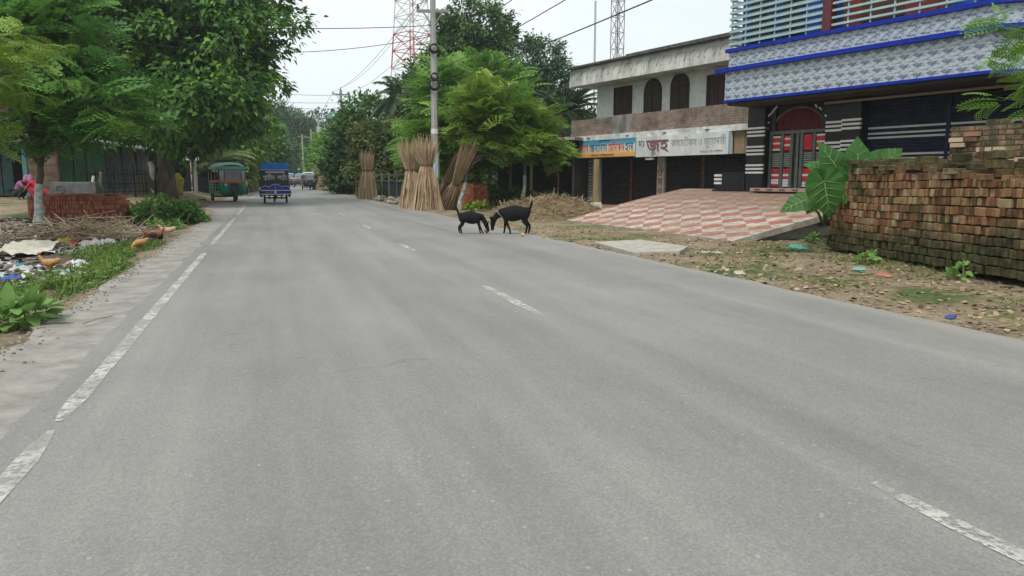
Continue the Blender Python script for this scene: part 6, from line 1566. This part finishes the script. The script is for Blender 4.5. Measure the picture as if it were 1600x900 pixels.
    f = MB(); f.b2(-w+.1, w-.1, .80, .90, .2, .28); f.b2(-.03, .03, -1.2, .85, .30, .38); f.build('axle', dark, root)
    # driver seat figure is dark inside
    f = MB(); f.b2(-.35, .35, -.45, -.1, .5, .80); f.b2(-.35, .35, -.12, -.05, .8, 1.15); f.build('seat', plain('black_vinyl', (.02,.02,.02), .6), root)
    f = MB()
    for z in (.72, .86, 1.0):
        f.tube((w+.02, -.3, z), (w+.02, 1.1, z), .012, n=5); f.tube((-w-.02, -.9, z), (-w-.02, 1.1, z), .012, n=5)
    for yy in (-.9, -.3, .4, 1.1): f.tube((-w-.02, yy, .45), (-w-.02, yy, H-.3), .014, n=5)
    f.build('side_rails', plain('pale_rail', (.45,.47,.46), .4, .2), root)
    if rack:
        f = MB()
        for yy in (-.8, -.2, .4, 1.0): f.tube((-w, yy, H+.10), (w, yy, H+.10), .014, n=5)
        for s_ in (-1, 1): f.tube((s_*w*.95, -.9, H+.10), (s_*w*.95, 1.1, H+.10), .014, n=5); f.tube((s_*w*.95, -.8, H-.1), (s_*w*.95, -.8, H+.16), .012, n=5); f.tube((s_*w*.95, 1, H-.1), (s_*w*.95, 1, H+.16), .012, n=5)
        f.build('roof_rack', dark, root)
    return root
dkf = plain('black_frame_paint', (.02,.022,.022), .5)
Pg = at(357, 311, 38.6); Pg.z = 0
rickshaw('green auto rickshaw with teal canopy and orange band parked on the left shoulder', Pg, rad(16), mat('bottle_green_paint', (.010,.26,.13), (.008,.18,.09), 3, .4), mat('pale_teal_canopy', (.22,.48,.40), (.16,.36,.30), 3, .6), mat('orange_band', (.75,.17,.02), (.6,.12,.015), 12, .5), dkf, rack=True, H=1.98, W=1.32)
P3r = at(483, 296, 76); P3r.z = 0
rickshaw('dark three-wheeler with a white canopy coming towards the camera in the right lane', P3r, rad(2), plain('dark_blue_body', (.03,.035,.06), .4), plain('white_canopy', (.50,.52,.52), .6), plain('grey_band', (.25,.26,.28)), dkf, H=1.80, W=1.30)
for i, (u, d_, lb) in enumerate(((452, 100, 'far pale blue three-wheeler left of the motorcycle rider'), (469, 112, 'far pale blue three-wheeler behind the motorcycle rider, with reddish side'))):
    p = at(u, 285, d_); p.z = 0; rickshaw(lb, p, 0, plain('dark_blue_body', (.03,.035,.06), .4), plain('sky_blue_canopy', (.22,.34,.48), .6), plain('red_band', (.35,.06,.05)), dkf, detail=False, H=1.85, W=1.4)
# blue e-rickshaw seen from behind (rear faces -y)
Pb = at(431.5, 318.5, 35.2); Pb.z = 0
er = thing('electric_rickshaw', 'blue and black battery rickshaw seen from behind with white Bengali lettering', 'rickshaw', Pb, rad(1.5), 'three-wheelers on the road')
vb = mat('bright_blue_vinyl', (.010,.16,.55), (.008,.12,.42), 2.5, .45, spec=.25); blk = mat('black_vinyl_panel', (.028,.032,.03), (.016,.018,.018), 2, .5); nb = plain('deep_blue_body', (.012,.03,.27), .4, spec=.2); wt = plain('white_trim', (.55,.57,.60), .4)
w = .62
f = MB(); f.prism([(-w-.02, 1.58), (w+.02, 1.58), (w+.02, 1.78), (w-.02, 1.87), (w-.14, 1.91), (-w+.14, 1.91), (-w+.02, 1.87), (-w-.02, 1.78)], -.04, 2.3); f.build('canopy', vb, er, bevel=.02)
f = MB(); f.tube((-w-.02, -.05, 1.575), (w+.02, -.05, 1.575), .014, n=6); f.build('canopy_piping', wt, er)
f = MB(); f.b2(-w, w, -.02, .02, .80, 1.57); f.b2(-w, -w+.03, .021, .9, .8, 1.57); f.b2(w-.03, w, .021, .9, .8, 1.57); rpn = f.build('rear_panel', blk, er)
f = MB(); f.b2(-.42, .45, -.03, -.0201, 1.42, 1.52); f.build('rear_window', wglass, rpn)
TM = lambda x, z: Matrix.Translation((x, -.026, z)) @ rotX(pi/2)
text('lettering', 'গামীন', .31, wt, rpn, TM(-.54, 1.11), width=.53, extrude=.004); text('lettering', 'অেটা', .31, wt, rpn, TM(.10, 1.11), width=.45, extrude=.004)
f = MB(); f.path([(-.47, -.032, 1.14), (-.44, -.032, 1.10), (-.38, -.032, 1.13)], .010, 5); f.build('letter_stroke', wt, rpn)
f = MB(); f.b2(-w-.03, w+.03, -.05, 1.9, .46, .80); f.build('rear_body', nb, er, bevel=.02)
f = MB()
for x0, x1, hh in ((-.60, -.30, .07), (-.30, .30, .15), (.30, .60, .07)):
    pts = [((x0+(x1-x0)*i/12), -.06, .76+hh*sin(pi*i/12)) for i in range(13)]; f.path(pts, .011, 5)
f.path([(-.01, -.06, .90), (-.01, -.06, .62)], .009, 5)
f.build('white_arch_trim', wt, er)
f = MB()
for x0, x1, hh in ((-.29, .29, .14),):
    f.prism([(x0+(x1-x0)*i/12, .765+hh*sin(pi*i/12)) for i in range(13)], -.055, -.021)
f.build('arch_panel', nb, er)
f = MB(); f.b2(-w-.05, w+.05, -.10, -.07, .60, .635); f.b2(-w-.05, w+.05, -.12, -.07, .42, .455); f.build('bumper', wt, er)
for x in (-.36, -.22): f = MB().b2(x-.06, x+.06, -.075, -.051, .50, .57); f.build('tail_light', plain('red_lens', (.45,.02,.02), .25), er)
f = MB(); f.b2(-.07, .05, -.075, -.051, .48, .59); f.build('number_plate', plain('cream_plate', (.5,.5,.42)), er)
for x in (-w-.02, w+.02):
    f = MB(); f.blob((x, .35, .50), (.09, .36, .22), 10, 6); f.build('wheel_arch', plain('black_plastic', (.02,.02,.022), .5), er, True)
wheel(er, -.50, .35, .24, .09); wheel(er, .50, .35, .24, .09); wheel(er, 0, 2.2, .22, .08)
f = MB(); f.tube((-.5, .35, .26), (.5, .35, .26), .035); f.blob((0, .35, .28), (.10, .12, .09), 10, 6); f.tube((-.28, .30, .2), (-.28, .3, .42), .035); f.tube((.28, .30, .2), (.28, .3, .42), .035); f.b2(-.4, .4, .0, 2.0, .36, .44); f.build('rear_axle', dkf, er)
f = MB()
for s_ in (-1, 1):
    f.tube((s_*w, .95, .8), (s_*w, .95, 1.6), .016, n=5); f.tube((s_*w, 1.8, .8), (s_*w*.95, 2.1, 1.6), .016, n=5); f.tube((s_*(w+.0), 1.8, .8), (s_*(w+.14), 1.9, 1.25), .010, n=5)
f.b2(-.5, .5, 1.0, 1.05, .8, 1.2); f.b2(-.5, .5, .9, 1.4, .55, .9)
f.build('cabin_frame', dkf, er)
# motorcycles
def bike(label, P, rz, c, group='motorcycles'):
    """faces +x"""
    root = thing('motorcycle', label, 'motorcycle', P, rz, group)
    for x in (-.62, .62):
        f = MB(); f.torus((x, 0, .30), .27, .045, 'y', 20, 6); wo = f.build('wheel', tyre, root, True)
        f = MB(); f.torus((x, 0, .30), .20, .012, 'y', 16, 5)
        for k in range(6): f.tube((x, 0, .30), (x+.2*cos(k*pi/3), 0, .3+.2*sin(k*pi/3)), .008, n=4)
        f.build('rim', chrome, wo)
    f = MB(); f.blob((.12, 0, .80), (.26, .13, .12), 12, 7); f.build('fuel_tank', c, root, True)
    f = MB(); f.blob((-.32, 0, .78), (.36, .12, .06), 12, 6); f.build('seat', plain('black_vinyl', (.02,.02,.02), .6), root, True)
    f = MB(); f.blob((.05, 0, .42), (.22, .14, .18), 10, 6); f.build('engine', plain('grey_engine', (.10,.10,.10), .4, .5), root, True)
    f = MB(); f.tube((.62, .06, .30), (.42, .06, .95), .022); f.tube((.62, -.06, .30), (.42, -.06, .95), .022); f.tube((-.62, 0, .30), (.05, 0, .45), .03); f.tube((-.3, 0, .7), (.4, 0, .85), .03); f.tube((.40, -.34, 1.02), (.40, .34, 1.02), .014); f.tube((.40, -.34, 1.02), (.46, -.24, 1.28), .008); f.tube((.40, .34, 1.02), (.46, .24, 1.28), .008); f.build('frame', dkf, root)
    f = MB(); f.disc((.53, 0, .90), .085, .08, 'x', 14); f.build('headlight', chrome, root)
    f = MB(); f.tube((-.6, -.14, .32), (.1, -.14, .34), .04, .03); f.build('exhaust', chrome, root)
    for s_ in (-1, 1):
        f = MB(); f.blob((.46, s_*.24, 1.30), (.015, .05, .035), 8, 5); f.build('mirror', dkf, root)
    return root
pm1 = at(460, 292, 92); pm1.z = 0
bike('far motorcycle coming head-on between the three-wheelers', pm1, -pi/2, plain('red_tank', (.30,.03,.03), .3))
person('motorcycle rider in a white shirt approaching in the right lane', (pm1.x, pm1.y+.25, 0), -pi/2, 'ride', (.50,.50,.52), (.06,.07,.10))
pm2 = at(383, 299, 55); pm2.z = 0
bike('motorcycle standing on the left shoulder just past the green rickshaw', pm2, pi/2+.2, plain('black_tank', (.02,.02,.02), .3))
person('person in dark clothes sitting on the motorcycle beside the green rickshaw', (pm2.x, pm2.y-.2, 0), pi/2+.2, 'ride', (.12,.13,.15), (.10,.08,.07))
for u, d_, tp, lw, lb in ((398, 78, (.04,.05,.16), (.05,.05,.10), 'pedestrian in navy clothes standing at the left roadside by the jute bundles'), (403, 74, (.55,.55,.56), (.10,.12,.20), 'pedestrian in a white shirt walking on the left shoulder'), (409, 80, (.40,.48,.60), (.30,.32,.36), 'pedestrian in pale blue nearest the blue rickshaw'), (474, 104, (.30,.08,.06), (.08,.08,.10), 'distant person in red beside the far three-wheelers')):
    p = at(u, 285, d_); p.z = 0; person(lb, p, rad(-80+u), 'stand', tp, lw, 'distant pedestrians')
# two people crouching at the far-left shop
p = at(24, 285, 29); p.z = .32
person('crouching person in a purple top bending forward beside the low brick stack', p, RH+.1, 'squat', (.30,.12,.24), (.03,.03,.035), 'people crouching at the shop', hijab=(.34,.15,.28))
p = at(62, 285, 28.6); p.z = .32
person('crouching person in bright red clothes next to the whitewashed trunk', p, pi+RH-.2, 'squat', (.50,.02,.03), (.35,.02,.03), 'people crouching at the shop', hijab=(.45,.03,.03))

# ================================================================ air
hz = MB(); hz.b2(-150, 230, -60, 420, -1.2, 62)
ho = hz.build('haze', None); ho['kind'] = 'stuff'
hm = bpy.data.materials.new('haze'); hm.use_nodes = True; t = hm.node_tree; t.nodes.clear()
pv = t.nodes.new('ShaderNodeVolumePrincipled'); pv.inputs['Color'].default_value = (.80,.86,.90,1); pv.inputs['Density'].default_value = .0006; pv.inputs['Anisotropy'].default_value = .1
oo = t.nodes.new('ShaderNodeOutputMaterial'); t.links.new(pv.outputs[0], oo.inputs['Volume']); ho.data.materials.append(hm)
